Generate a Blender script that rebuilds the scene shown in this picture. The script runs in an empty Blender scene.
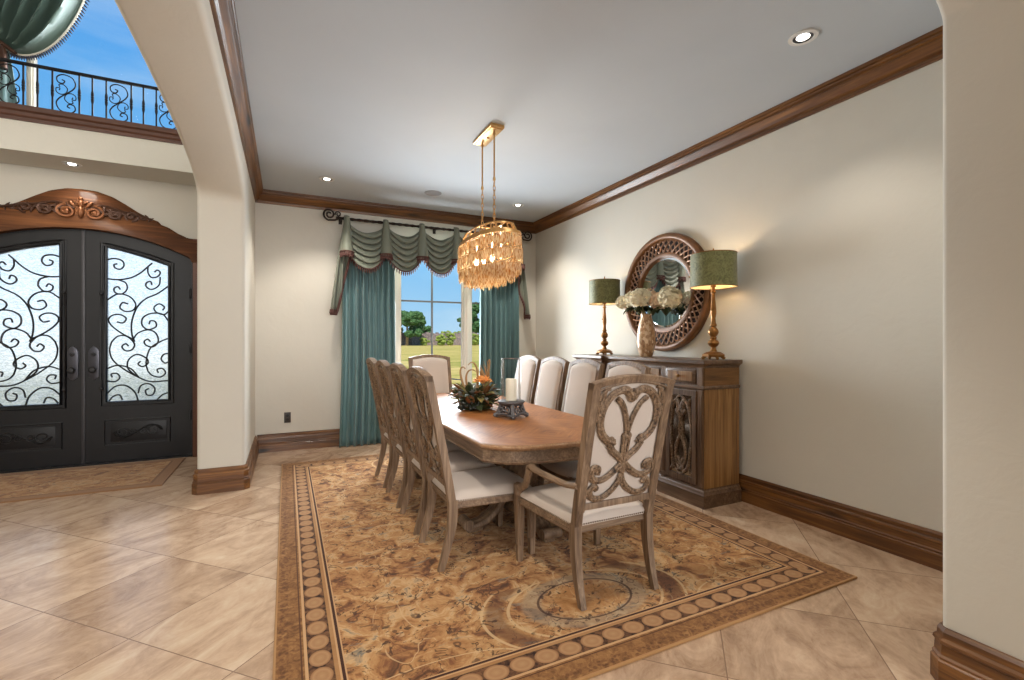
import bpy, bmesh, math, random
from mathutils import Vector, Matrix
random.seed(7)
PI = math.pi
scene = bpy.context.scene
COL = scene.collection

# ------------------------------------------------------------------ helpers
def lin(r, g, b):
    def f(c):
        c /= 255.0
        return c / 12.92 if c <= 0.04045 else ((c + 0.055) / 1.055) ** 2.4
    return (f(r), f(g), f(b), 1.0)

def catmull(pts, n=6, closed=False):
    pts = [Vector(p) for p in pts]
    out = []
    m = len(pts)
    rng = m if closed else m - 1
    for i in range(rng):
        if closed:
            p0, p1, p2, p3 = pts[(i - 1) % m], pts[i], pts[(i + 1) % m], pts[(i + 2) % m]
        else:
            p1, p2 = pts[i], pts[i + 1]
            p0 = pts[i - 1] if i > 0 else p1 * 2 - p2
            p3 = pts[i + 2] if i + 2 < m else p2 * 2 - p1
        for k in range(n):
            t = k / n
            out.append(0.5 * ((2 * p1) + (p2 - p0) * t + (2 * p0 - 5 * p1 + 4 * p2 - p3) * t * t
                              + (3 * p1 - p0 - 3 * p2 + p3) * t ** 3))
    if not closed:
        out.append(pts[-1].copy())
    return out

class MB:
    """mesh builder: gathers shapes that become ONE mesh object"""
    def __init__(self):
        self.v = []; self.f = []; self.smooth = True
    def add(self, verts, faces):
        o = len(self.v)
        self.v += [tuple(p) for p in verts]
        self.f += [tuple(i + o for i in f) for f in faces]
        return self
    def box(self, x0, x1, y0, y1, z0, z1, bev=0.0, mat=None):
        bm = bmesh.new()
        bmesh.ops.create_cube(bm, size=1)
        for v in bm.verts:
            v.co = Vector(((x0 + x1) / 2 + v.co.x * (x1 - x0), (y0 + y1) / 2 + v.co.y * (y1 - y0), (z0 + z1) / 2 + v.co.z * (z1 - z0)))
        if bev > 0:
            bmesh.ops.bevel(bm, geom=bm.edges[:], offset=bev, segments=2, affect='EDGES', profile=0.6)
        if mat is not None:
            bmesh.ops.transform(bm, matrix=mat, verts=bm.verts[:])
        return self.bm(bm)
    def bm(self, bm):
        bm.verts.index_update()
        self.add([v.co[:] for v in bm.verts], [[v.index for v in f.verts] for f in bm.faces])
        bm.free()
        return self
    def tube(self, pts, r, seg=8, closed=False, flat=None, caps=True, rfun=None):
        """round tube along pts; flat=(vector n, k) squashes the section along n by k"""
        pts = [Vector(p) for p in pts]
        n = len(pts)
        rings = []
        prev = None
        for i, p in enumerate(pts):
            if closed:
                t = pts[(i + 1) % n] - pts[i - 1]
            else:
                t = pts[min(i + 1, n - 1)] - pts[max(i - 1, 0)]
            if t.length < 1e-9: t = Vector((0, 0, 1))
            t.normalize()
            if flat is not None:
                a = Vector(flat[0]).normalized()
                a = (a - t * a.dot(t))
                if a.length < 1e-6: a = t.orthogonal()
                a.normalize()
            elif prev is None:
                a = t.orthogonal().normalized()
            else:
                a = prev - t * prev.dot(t)
                a = a.normalized() if a.length > 1e-6 else t.orthogonal().normalized()
            prev = a
            b = t.cross(a)
            rr = rfun(i / max(n - 1, 1)) if rfun else (r[i] if isinstance(r, (list, tuple)) else r)
            k = flat[1] if flat is not None else 1.0
            rings.append([p + a * (math.cos(2 * PI * s / seg) * rr * k) + b * (math.sin(2 * PI * s / seg) * rr) for s in range(seg)])
        vs = [q for ring in rings for q in ring]
        fs = []
        m = n if closed else n - 1
        for i in range(m):
            j = (i + 1) % n
            for s in range(seg):
                fs.append((i * seg + s, i * seg + (s + 1) % seg, j * seg + (s + 1) % seg, j * seg + s))
        if caps and not closed:
            fs.append(tuple(range(seg - 1, -1, -1)))
            fs.append(tuple((n - 1) * seg + s for s in range(seg)))
        return self.add(vs, fs)
    def lathe(self, prof, c=(0, 0, 0), seg=24, sx=1, sy=1, caps=True):
        vs = []; fs = []
        for (r, z) in prof:
            for s in range(seg):
                a = 2 * PI * s / seg
                vs.append((c[0] + math.cos(a) * r * sx, c[1] + math.sin(a) * r * sy, c[2] + z))
        for i in range(len(prof) - 1):
            for s in range(seg):
                fs.append((i * seg + s, i * seg + (s + 1) % seg, (i + 1) * seg + (s + 1) % seg, (i + 1) * seg + s))
        if caps:
            fs.append(tuple(range(seg - 1, -1, -1)))
            fs.append(tuple((len(prof) - 1) * seg + s for s in range(seg)))
        return self.add(vs, fs)
    def prism(self, outline, mapf, d0, d1, bev=0.0):
        """outline: 2D polygon; mapf(a,b,d) -> 3D; extruded between d0 and d1"""
        n = len(outline)
        bm = bmesh.new()
        lo = [bm.verts.new(mapf(a, b, d0)) for a, b in outline]
        hi = [bm.verts.new(mapf(a, b, d1)) for a, b in outline]
        bm.faces.new(lo); bm.faces.new(hi[::-1])
        for i in range(n):
            j = (i + 1) % n
            bm.faces.new((lo[i], hi[i], hi[j], lo[j]))
        bmesh.ops.recalc_face_normals(bm, faces=bm.faces[:])
        if bev > 0:
            es = [e for e in bm.edges if all(len(f.verts) > 4 or True for f in e.link_faces)]
            caps = [f for f in bm.faces if len(f.verts) == n]
            es = list({e for f in caps for e in f.edges}) if n > 4 else es
            bmesh.ops.bevel(bm, geom=es, offset=bev, segments=2, affect='EDGES', profile=0.6)
        return self.bm(bm)
    def sweep(self, prof, path, side=1, closed=False):
        """moulding: prof = (u outward, z) polygon; path = 2D polyline; side=+1 outward is left of travel"""
        P = [Vector((p[0], p[1])) for p in path]
        n = len(P)
        norms = []
        segs = n if closed else n - 1
        sn = []
        for i in range(segs):
            d = (P[(i + 1) % n] - P[i]).normalized()
            sn.append(Vector((-d.y, d.x)) * side)
        for i in range(n):
            if closed:
                a, b = sn[i - 1], sn[i % segs]
            else:
                a = sn[max(i - 1, 0)]; b = sn[min(i, segs - 1)]
            m = (a + b) / (1 + a.dot(b))
            norms.append(m)
        k = len(prof)
        vs = []; fs = []
        for i in range(n):
            for (u, z) in prof:
                q = P[i] + norms[i] * u
                vs.append((q.x, q.y, z))
        for i in range(segs):
            j = (i + 1) % n
            for s in range(k):
                s2 = (s + 1) % k
                fs.append((i * k + s, i * k + s2, j * k + s2, j * k + s))
        if not closed:
            fs.append(tuple(range(k - 1, -1, -1)))
            fs.append(tuple((n - 1) * k + s for s in range(k)))
        return self.add(vs, fs)
    def grid(self, fn, nu, nv, closed_u=False):
        vs = [fn(i / nu, j / nv) for j in range(nv + 1) for i in range(nu + (0 if closed_u else 1))]
        w = nu if closed_u else nu + 1
        fs = []
        for j in range(nv):
            for i in range(nu):
                i2 = (i + 1) % w
                fs.append((j * w + i, j * w + i2, (j + 1) * w + i2, (j + 1) * w + i))
        return self.add(vs, fs)
    def ball(self, c, r, sub=2, sc=(1, 1, 1), rot=None, noise=0.0):
        bm = bmesh.new()
        bmesh.ops.create_icosphere(bm, subdivisions=sub, radius=1)
        for v in bm.verts:
            q = v.co.copy()
            if noise: q *= 1 + random.uniform(-noise, noise)
            q = Vector((q.x * r * sc[0], q.y * r * sc[1], q.z * r * sc[2]))
            if rot is not None: q = rot @ q
            v.co = q + Vector(c)
        return self.bm(bm)
    def build(self, name, mat, parent=None, smooth=True, angle=38, solid=0.0, fix=True):
        me = bpy.data.meshes.new(name)
        me.from_pydata(self.v, [], self.f)
        me.validate()
        if fix:
            bm = bmesh.new(); bm.from_mesh(me)
            bmesh.ops.recalc_face_normals(bm, faces=bm.faces[:])
            bm.to_mesh(me); bm.free()
        me.materials.append(mat)
        if smooth:
            me.polygons.foreach_set('use_smooth', [True] * len(me.polygons))
            me.set_sharp_from_angle(angle=math.radians(angle))
        me.update()
        o = bpy.data.objects.new(name, me)
        COL.objects.link(o)
        if parent is not None: o.parent = parent
        if solid:
            md = o.modifiers.new('thickness', 'SOLIDIFY'); md.thickness = solid; md.offset = 0
        return o

def tag(o, label, cat, group=None, kind=None):
    o['label'] = label; o['category'] = cat
    if group: o['group'] = group
    if kind: o['kind'] = kind
    return o

def thing(name, label, cat, loc=(0, 0, 0), rz=0.0, group=None, kind=None):
    o = bpy.data.objects.new(name, None)
    o.empty_display_size = 0.1
    COL.objects.link(o)
    o.location = loc; o.rotation_euler = (0, 0, rz)
    return tag(o, label, cat, group, kind)

def dup(root, loc, rz, label, group=None):
    r = root.copy(); COL.objects.link(r)
    r.location = loc; r.rotation_euler = (0, 0, rz); r['label'] = label
    if group: r['group'] = group
    for ch in list(root.children):
        c = ch.copy(); COL.objects.link(c); c.parent = r
        for g in list(ch.children):
            d = g.copy(); COL.objects.link(d); d.parent = c
    return r

# ------------------------------------------------------------------ node helpers
class NT:
    def __init__(self, name):
        self.m = bpy.data.materials.new(name); self.m.use_nodes = True
        self.t = self.m.node_tree; self.t.nodes.clear()
        self.out = self.t.nodes.new('ShaderNodeOutputMaterial')
        self.b = self.t.nodes.new('ShaderNodeBsdfPrincipled')
        self.t.links.new(self.b.outputs[0], self.out.inputs[0])
        self._co = None
    def n(self, typ, **kw):
        nd = self.t.nodes.new(typ)
        for k, v in kw.items(): setattr(nd, k, v)
        return nd
    def link(self, a, b): self.t.links.new(a, b)
    def setin(self, sock, val):
        if isinstance(val, bpy.types.NodeSocket): self.t.links.new(val, sock)
        else: sock.default_value = val
    def co(self, scale=(1, 1, 1), rot=(0, 0, 0), loc=(0, 0, 0), gen='Object'):
        if self._co is None: self._co = self.n('ShaderNodeTexCoord')
        mp = self.n('ShaderNodeMapping')
        mp.inputs['Scale'].default_value = scale; mp.inputs['Rotation'].default_value = rot; mp.inputs['Location'].default_value = loc
        self.link(self._co.outputs[gen], mp.inputs['Vector'])
        return mp.outputs[0]
    def noise(self, vec, scale=5, detail=4, rough=0.55, dist=0.0, out=0):
        nd = self.n('ShaderNodeTexNoise')
        self.link(vec, nd.inputs['Vector'])
        nd.inputs['Scale'].default_value = scale; nd.inputs['Detail'].default_value = detail
        nd.inputs['Roughness'].default_value = rough; nd.inputs['Distortion'].default_value = dist
        return nd.outputs[out]
    def voro(self, vec, scale=5, feature='F1', out=0, rand=1.0):
        nd = self.n('ShaderNodeTexVoronoi', feature=feature)
        self.link(vec, nd.inputs['Vector']); nd.inputs['Scale'].default_value = scale
        nd.inputs['Randomness'].default_value = rand
        return nd.outputs[out]
    def math(self, op, a, b=None, c=None, clamp=False):
        nd = self.n('ShaderNodeMath', operation=op); nd.use_clamp = clamp
        self.setin(nd.inputs[0], a)
        if b is not None: self.setin(nd.inputs[1], b)
        if c is not None: self.setin(nd.inputs[2], c)
        return nd.outputs[0]
    def sep(self, vec):
        nd = self.n('ShaderNodeSeparateXYZ'); self.link(vec, nd.inputs[0]); return nd.outputs
    def comb(self, x, y, z):
        nd = self.n('ShaderNodeCombineXYZ')
        for i, v in enumerate((x, y, z)): self.setin(nd.inputs[i], v)
        return nd.outputs[0]
    def ramp(self, fac, stops, interp='LINEAR'):
        nd = self.n('ShaderNodeValToRGB'); cr = nd.color_ramp; cr.interpolation = interp
        while len(cr.elements) > 1: cr.elements.remove(cr.elements[-1])
        cr.elements[0].position = stops[0][0]; cr.elements[0].color = stops[0][1]
        for p, c in stops[1:]:
            e = cr.elements.new(p); e.color = c
        self.link(fac, nd.inputs[0])
        return nd.outputs[0]
    def mix(self, fac, a, b, blend='MIX'):
        nd = self.n('ShaderNodeMix', data_type='RGBA', blend_type=blend)
        self.setin(nd.inputs[0], fac); self.setin(nd.inputs[6], a); self.setin(nd.inputs[7], b)
        return nd.outputs[2]
    def step(self, x, lo, hi):
        """1 where lo < x < hi"""
        return self.math('MULTIPLY', self.math('GREATER_THAN', x, lo), self.math('LESS_THAN', x, hi))
    def smooth(self, x, lo, hi):
        nd = self.n('ShaderNodeMapRange', interpolation_type='SMOOTHSTEP')
        self.setin(nd.inputs[0], x); nd.inputs[1].default_value = lo; nd.inputs[2].default_value = hi
        return nd.outputs[0]
    def bump(self, h, strength=0.3, dist=0.01):
        nd = self.n('ShaderNodeBump'); nd.inputs['Strength'].default_value = strength; nd.inputs['Distance'].default_value = dist
        self.link(h, nd.inputs['Height']); self.link(nd.outputs[0], self.b.inputs['Normal'])
    def set(self, **kw):
        names = dict(color='Base Color', rough='Roughness', metal='Metallic', spec='Specular IOR Level', trans='Transmission Weight',
                     ior='IOR', sheen='Sheen Weight', coat='Coat Weight', coatr='Coat Roughness', emit='Emission Color', estr='Emission Strength', alpha='Alpha', sub='Subsurface Weight')
        for k, v in kw.items(): self.setin(self.b.inputs[names[k]], v)
        return self

M = {}
def simple(name, color, rough=0.5, metal=0.0, spec=0.5, var=0.12, nscale=30, bump=0.0, **kw):
    t = NT(name)
    nz = t.noise(t.co(), nscale, 4)
    dark = tuple(c * (1 - var) for c in color[:3]) + (1,)
    lite = tuple(min(1, c * (1 + var)) for c in color[:3]) + (1,)
    t.set(color=t.mix(nz, dark, lite), rough=rough, metal=metal, spec=spec, **kw)
    if bump: t.bump(nz, bump, 0.004)
    M[name] = t.m
    return t

def wood(name, c0, c1, c2, axis='x', scale=1.0, rough=0.4, knots=False, coat=0.0, bump=0.12):
    """grain stretched along one object axis"""
    t = NT(name)
    s = {'x': (0.7, 14, 14), 'y': (14, 0.7, 14), 'z': (14, 14, 0.7)}[axis]
    v = t.co(tuple(k * scale for k in s))
    n1 = t.noise(v, 2.2, 6, 0.6, 0.6)
    s2 = {'x': (0.25, 3, 3), 'y': (3, 0.25, 3), 'z': (3, 3, 0.25)}[axis]
    n2 = t.noise(t.co(tuple(k * scale for k in s2)), 2.0, 4, 0.5, 1.0)
    g = t.math('ADD', t.math('MULTIPLY', n1, 0.6), t.math('MULTIPLY', n2, 0.4))
    col = t.ramp(g, [(0.3, c0), (0.5, c1), (0.7, c2)])
    if knots:
        s3 = {'x': (1.0, 5, 5), 'y': (5, 1.0, 5), 'z': (5, 5, 1.0)}[axis]
        k = t.voro(t.co(s3), 1.3)
        col = t.mix(t.smooth(k, 0.22, 0.08), col, tuple(c * 0.25 for c in c0[:3]) + (1,))
    t.set(color=col, rough=rough, coat=coat, coatr=0.15)
    t.bump(n1, bump, 0.004)
    M[name] = t.m
    return t
# ------------------------------------------------------------------ materials
def plaster(name, c, rough=0.75, bump=0.25):
    t = NT(name)
    v = t.co()
    n1 = t.noise(v, 1.3, 4, 0.55, 0.4)
    n2 = t.noise(v, 7, 5, 0.6, 0.5)
    lo = tuple(k * 0.93 for k in c[:3]) + (1,); hi = tuple(min(1, k * 1.05) for k in c[:3]) + (1,)
    t.set(color=t.mix(n1, lo, hi), rough=rough, spec=0.25)
    t.bump(n2, bump, 0.012)
    M[name] = t.m
plaster('plaster_beige', (0.63, 0.60, 0.53, 1))
plaster('plaster_ceiling', (0.465, 0.505, 0.545, 1), 0.85, 0.12)

T0, T1, T2 = lin(44, 23, 9), lin(98, 60, 26), lin(152, 102, 48)
for ax in 'xyz':
    wood('trim_wood_' + ax, T0, T1, T2, ax, 1.0, 0.42, True, 0.15)
wood('surround_wood_x', lin(52, 29, 16), lin(86, 51, 28), lin(130, 82, 46), 'x', 1.0, 0.7, False, 0.2)
wood('surround_wood_z', lin(60, 34, 24), lin(92, 56, 40), lin(118, 74, 50), 'z', 1.0, 0.45)
wood('beam_wood', lin(52, 28, 18), lin(78, 44, 28), lin(98, 58, 38), 'x', 1.0, 0.5)
M['surround_wood_x'].node_tree.nodes['Principled BSDF'].inputs['Specular IOR Level'].default_value = 0.15
# weathered chair wood
for ax in 'xyz':
    wood('weathered_wood_' + ax, lin(66, 47, 34), lin(122, 98, 76), lin(162, 136, 110), ax, 2.4, 0.55, False, 0, 0.25)
def carved():
    t = NT('carved_wood')
    n = t.noise(t.co(), 75, 3, 0.6, 0.6)
    n2 = t.noise(t.co((30, 30, 4)), 1.5, 4)
    g = t.math('ADD', t.math('MULTIPLY', n, 0.65), t.math('MULTIPLY', n2, 0.35))
    t.set(color=t.ramp(g, [(0.36, lin(46, 32, 23)), (0.46, lin(112, 88, 66)), (0.66, lin(166, 138, 110))]), rough=0.6)
    t.bump(n, 0.9, 0.006)
    M['carved_wood'] = t.m
carved()
wood('cabinet_grey_z', lin(54, 37, 26), lin(100, 75, 55), lin(140, 110, 84), 'z', 2.0, 0.42, False, 0.15, 0.2)
wood('cabinet_grey_y', lin(54, 37, 26), lin(100, 75, 55), lin(140, 110, 84), 'y', 2.0, 0.36, False, 0.2, 0.2)
wood('cabinet_honey', lin(84, 54, 28), lin(144, 104, 60), lin(186, 144, 92), 'z', 1.3, 0.42, False, 0.1, 0.15)
wood('cabinet_honey_x', lin(78, 50, 26), lin(126, 88, 48), lin(160, 118, 70), 'x', 1.7, 0.42, False, 0.1, 0.15)

def table_top():
    t = NT('table_veneer')
    c = t.co()
    s = t.sep(c)
    # veneer laid in mirrored diagonals
    ax = t.math('ABSOLUTE', s[0]); ay = t.math('ABSOLUTE', t.math('SUBTRACT', t.math('MODULO', t.math('ADD', s[1], 3.0), 0.95), 0.475))
    d = t.math('SUBTRACT', ay, ax); e = t.math('ADD', ay, ax)
    v = t.comb(t.math('MULTIPLY', d, 16.0), t.math('MULTIPLY', e, 1.2), 0.0)
    n1 = t.noise(v, 2.5, 6, 0.6, 0.5)
    n2 = t.noise(t.co((2, 2, 2)), 1.5, 4, 0.6, 1.5)
    g = t.math('ADD', t.math('MULTIPLY', n1, 0.55), t.math('MULTIPLY', n2, 0.45))
    t.set(color=t.ramp(g, [(0.3, lin(108, 62, 32)), (0.5, lin(152, 97, 52)), (0.72, lin(188, 132, 78))]), rough=0.44, coat=0.0, spec=0.25)
    t.bump(n1, 0.06, 0.003)
    M['table_veneer'] = t.m
table_top()
wood('table_edge_y', lin(110, 78, 52), lin(150, 112, 78), lin(178, 140, 104), 'y', 2.0, 0.42, False, 0.15, 0.15)

def linen(name, c, warm=None):
    t = NT(name)
    v = t.co((1, 1, 1))
    n = t.noise(t.co((260, 260, 60)), 1, 2)
    n2 = t.noise(v, 6, 3)
    lo = tuple(k * 0.9 for k in c[:3]) + (1,)
    t.set(color=t.mix(t.math('MULTIPLY', t.math('ADD', n, n2), 0.5), lo, c), rough=0.9, sheen=0.15, spec=0.2)
    t.bump(n, 0.12, 0.002)
    M[name] = t.m
linen('linen', (0.58, 0.495, 0.43, 1))

def drapery(name, c, rough=0.42, spec=0.5):
    t = NT(name)
    n = t.noise(t.co((60, 60, 3)), 1, 2)
    n2 = t.noise(t.co((1, 1, 1)), 3, 3)
    lo = tuple(k * 0.9 for k in c[:3]) + (1,); hi = tuple(min(1, k * 1.08) for k in c[:3]) + (1,)
    t.set(color=t.mix(t.math('MULTIPLY', t.math('ADD', n, n2), 0.5), lo, hi), rough=rough, sheen=0.12, spec=spec)
    t.bump(n, 0.03, 0.002)
    M[name] = t.m
drapery('silk_teal', lin(102, 134, 136), 0.36)
drapery('silk_sage', lin(112, 117, 103), 0.44)
drapery('silk_green', lin(72, 92, 84))
simple('tassel_dark', lin(52, 56, 72), 0.8)
drapery('curtain_lining', lin(205, 200, 188), 0.8, 0.2)
simple('tassel_brown', lin(80, 48, 42), 0.8, bump=0.3)
simple('rod_iron', lin(44, 33, 27), 0.45, 0.6, bump=0.3)
simple('door_iron', lin(20, 20, 23), 0.42, 0.25, 0.5, 0.25, 14, bump=0.15)
simple('grille_iron', lin(30, 29, 31), 0.5, 0.2)
simple('railing_iron', lin(30, 29, 31), 0.75, 0.0, 0.15)
simple('handle_dark', lin(66, 65, 68), 0.4, 0.5)
simple('handle_metal', lin(72, 72, 78), 0.35, 0.85)
simple('bronze_ornament', lin(70, 44, 30), 0.38, 0.5, bump=0.4)
simple('copper_ornament', lin(128, 80, 48), 0.4, 0.5, bump=0.3)
simple('antique_gold', lin(146, 102, 54), 0.38, 0.7, 0.5, 0.35, 40, bump=0.3)
simple('pendant_gold', lin(198, 156, 100), 0.35, 0.75, 0.5, 0.15)
simple('window_paint', lin(226, 219, 205), 0.5, 0, 0.4, 0.03)
simple('sash_dark', lin(120, 122, 122), 0.5)
simple('light_trim', lin(208, 207, 204), 0.4, 0, 0.5, 0.03)
simple('speaker_grille', lin(138, 138, 140), 0.7, 0, 0.3, 0.1, 300, bump=0.3)
simple('outlet_brown', lin(48, 36, 30), 0.4)
simple('mirror_glass', (0.9, 0.92, 0.92, 1), 0.02, 1.0, var=0.0)
simple('aged_mirror', (0.55, 0.56, 0.56, 1), 0.12, 1.0, var=0.5, nscale=9)
simple('mirror_wood', lin(118, 78, 44), 0.42, 0.15, 0.5, 0.35, 22, bump=0.25)
simple('lattice_silver', lin(176, 138, 112), 0.4, 0.35, 0.5, 0.25, 50)
simple('recess_dark', lin(40, 20, 14), 0.7)
simple('leaf_dark', lin(56, 66, 38), 0.55, 0, 0.4, 0.4, 20)
simple('leaf_olive', lin(128, 120, 72), 0.6, 0, 0.4, 0.4, 20)
simple('leaf_bronze', lin(128, 84, 50), 0.6, 0, 0.4, 0.4, 20)
simple('leaf_grey', lin(120, 126, 122), 0.6, 0, 0.4, 0.3, 20)
simple('petal_orange', lin(244, 170, 100), 0.6, 0, 0.3, 0.15, 30, sub=0.0)
simple('petal_cream', lin(255, 236, 208), 0.8, 0, 0.1, 0.16, 55)
simple('petal_blush', lin(246, 214, 182), 0.8, 0, 0.1, 0.16, 55)
simple('twig_tan', lin(170, 134, 92), 0.7, bump=0.3)
simple('berry_dark', lin(38, 42, 34), 0.35)
simple('pewter', lin(104, 102, 104), 0.45, 0.55, 0.5, 0.4, 45, bump=0.5)
simple('candle_wax', lin(240, 230, 210), 0.6, 0, 0.3, 0.03)
simple('wick', lin(30, 26, 22), 0.8)
simple('lamp_white', lin(255, 236, 200), 0.5, emit=(1, 0.86, 0.62, 1), estr=6.0)
simple('downlight_lens', lin(255, 250, 240), 0.5, emit=(1, 0.95, 0.85, 1), estr=5.0)
simple('nailhead', lin(112, 92, 70), 0.35, 0.7)
simple('lawn_edge', lin(120, 140, 70), 0.9)
simple('patio_metal', lin(130, 128, 124), 0.5, 0.4)
simple('patio_paving', lin(206, 200, 190), 0.85)

def shade_mat():
    t = NT('lamp_shade_silk')
    n = t.noise(t.co((1, 1, 1)), 34, 3, 0.5, 1.5)
    col = t.ramp(n, [(0.35, lin(96, 98, 56)), (0.5, lin(120, 120, 72)), (0.65, lin(134, 134, 86))])
    t.set(color=col, rough=0.55, sheen=0.3)
    tr = t.n('ShaderNodeBsdfTranslucent'); t.link(col, tr.inputs[0])
    mx = t.n('ShaderNodeMixShader'); mx.inputs[0].default_value = 0.12
    t.link(t.b.outputs[0], mx.inputs[1]); t.link(tr.outputs[0], mx.inputs[2]); t.link(mx.outputs[0], t.out.inputs[0])
    M['lamp_shade_silk'] = t.m
shade_mat()
simple('shade_lining', lin(244, 226, 186), 0.8, 0, 0.2, 0.03)

def crystal():
    t = NT('amber_crystal')
    n = t.noise(t.co((110, 110, 26)), 1, 2)
    n = t.smooth(n, 0.34, 0.64)
    col = t.mix(n, lin(198, 148, 86), lin(255, 244, 214))  # pale sparkle of the strands is mixed into the colour by noise
    t.set(color=col, rough=0.12, spec=0.8, trans=0.35, ior=1.5)
    tr = t.n('ShaderNodeBsdfTranslucent'); t.link(col, tr.inputs[0])
    mx = t.n('ShaderNodeMixShader'); mx.inputs[0].default_value = 0.5
    t.link(t.b.outputs[0], mx.inputs[1]); t.link(tr.outputs[0], mx.inputs[2]); t.link(mx.outputs[0], t.out.inputs[0])
    M['amber_crystal'] = t.m
crystal()

def glass(name, rough=0.0, tint=(1, 1, 1, 1), glossy=0.06):
    """thin pane: mostly straight through, a little reflection"""
    t = NT(name)
    tr = t.n('ShaderNodeBsdfTransparent'); tr.inputs[0].default_value = tint
    gl = t.n('ShaderNodeBsdfGlossy'); gl.inputs['Roughness'].default_value = 0.03
    fr = t.n('ShaderNodeLayerWeight'); fr.inputs[0].default_value = 0.25
    mx = t.n('ShaderNodeMixShader')
    t.link(t.math('MULTIPLY', fr.outputs['Fresnel'], glossy * 6), mx.inputs[0])
    t.link(tr.outputs[0], mx.inputs[1]); t.link(gl.outputs[0], mx.inputs[2]); t.link(mx.outputs[0], t.out.inputs[0])
    t.t.nodes.remove(t.b)
    M[name] = t.m
glass('clear_glass')
glass('hurricane_glass', 0, (0.96, 0.97, 0.97, 1), 0.1)

def rippled():
    t = NT('rippled_glass')
    v = t.co((1, 1, 2.2))
    n = t.noise(v, 34, 2, 0.5, 1.0)
    t.set(color=(0.95, 0.97, 0.99, 1), rough=0.22, trans=1.0, ior=1.25, spec=0.4)
    t.bump(n, 0.55, 0.01)
    tr = t.n('ShaderNodeBsdfTranslucent')
    t.link(t.ramp(n, [(0.36, (0.55, 0.58, 0.62, 1)), (0.62, (1, 1, 1, 1))]), tr.inputs[0])
    mx = t.n('ShaderNodeMixShader'); mx.inputs[0].default_value = 0.36
    t.link(t.b.outputs[0], mx.inputs[1]); t.link(tr.outputs[0], mx.inputs[2]); t.link(mx.outputs[0], t.out.inputs[0])
    M['rippled_glass'] = t.m
rippled()

def vase_mat():
    t = NT('mosaic_vase')
    v = t.voro(t.co((1, 1, 0.55)), 60, out=1)
    s = t.n('ShaderNodeSeparateColor'); t.link(v, s.inputs[0])
    col = t.ramp(s.outputs[0], [(0.0, lin(160, 118, 84)), (0.4, lin(194, 152, 112)), (0.75, lin(216, 182, 144)), (1.0, lin(236, 214, 186))])
    t.set(color=col, rough=0.3, metal=0.1, coat=0.5)
    e = t.voro(t.co((1, 1, 0.55)), 60, feature='DISTANCE_TO_EDGE')
    t.bump(e, 0.2, 0.01)
    M['mosaic_vase'] = t.m
vase_mat()

def travertine():
    t = NT('travertine')
    c = t.co((1, 1, 1), (0, 0, math.radians(45)))          # diagonal laying
    s = t.sep(c)
    P = 0.61
    # rotated axes: x' = (X-Y)/sqrt2, y' = (X+Y)/sqrt2
    ux = t.math('DIVIDE', t.math('ADD', s[0], 20 * P - (1.12 / math.sqrt(2) - P)), P)
    uy = t.math('DIVIDE', t.math('ADD', s[1], 20 * P - 1.95 / math.sqrt(2)), P)
    fx = t.math('FRACT', ux); fy = t.math('FRACT', uy)
    ix = t.math('FLOOR', ux); iy = t.math('FLOOR', uy)
    w = 0.004
    gx = t.math('MINIMUM', fx, t.math('SUBTRACT', 1.0, fx)); gy = t.math('MINIMUM', fy, t.math('SUBTRACT', 1.0, fy))
    g = t.math('MINIMUM', gx, gy)
    grout = t.math('LESS_THAN', g, w)
    wn = t.n('ShaderNodeTexWhiteNoise', noise_dimensions='2D'); t.link(t.comb(ix, iy, 0.0), wn.inputs['Vector'])
    r = wn.outputs[0]
    off = t.math('MULTIPLY', r, 17.0)
    vv = t.comb(t.math('ADD', t.math('MULTIPLY', s[0], 2.5), off), t.math('ADD', t.math('MULTIPLY', s[1], 1.15), off), off)
    n1 = t.noise(vv, 1.6, 8, 0.66, 1.8)
    n2 = t.noise(t.comb(t.math('ADD', t.math('MULTIPLY', s[0], 7.0), off), t.math('ADD', t.math('MULTIPLY', s[1], 3.2), off), off), 2.6, 7, 0.7, 1.4)
    gg = t.math('ADD', t.math('ADD', t.math('MULTIPLY', n1, 0.72), t.math('MULTIPLY', n2, 0.28)), t.math('MULTIPLY', t.math('SUBTRACT', r, 0.5), 0.10))
    col = t.ramp(gg, [(0.26, lin(128, 100, 80)), (0.41, lin(170, 140, 114)), (0.54, lin(196, 166, 138)), (0.72, lin(214, 190, 162))])
    col = t.mix(grout, col, lin(134, 108, 88))
    n3 = t.noise(t.co(), 9, 4)
    t.set(color=col, rough=t.math('ADD', t.math('MULTIPLY', n3, 0.18), 0.12), spec=0.5)
    t.bump(t.math('ADD', t.math('MULTIPLY', n2, 0.15), t.math('MULTIPLY', t.smooth(g, 0.0, 0.012), 0.5)), 0.10, 0.006)
    M['travertine'] = t.m
travertine()

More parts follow.
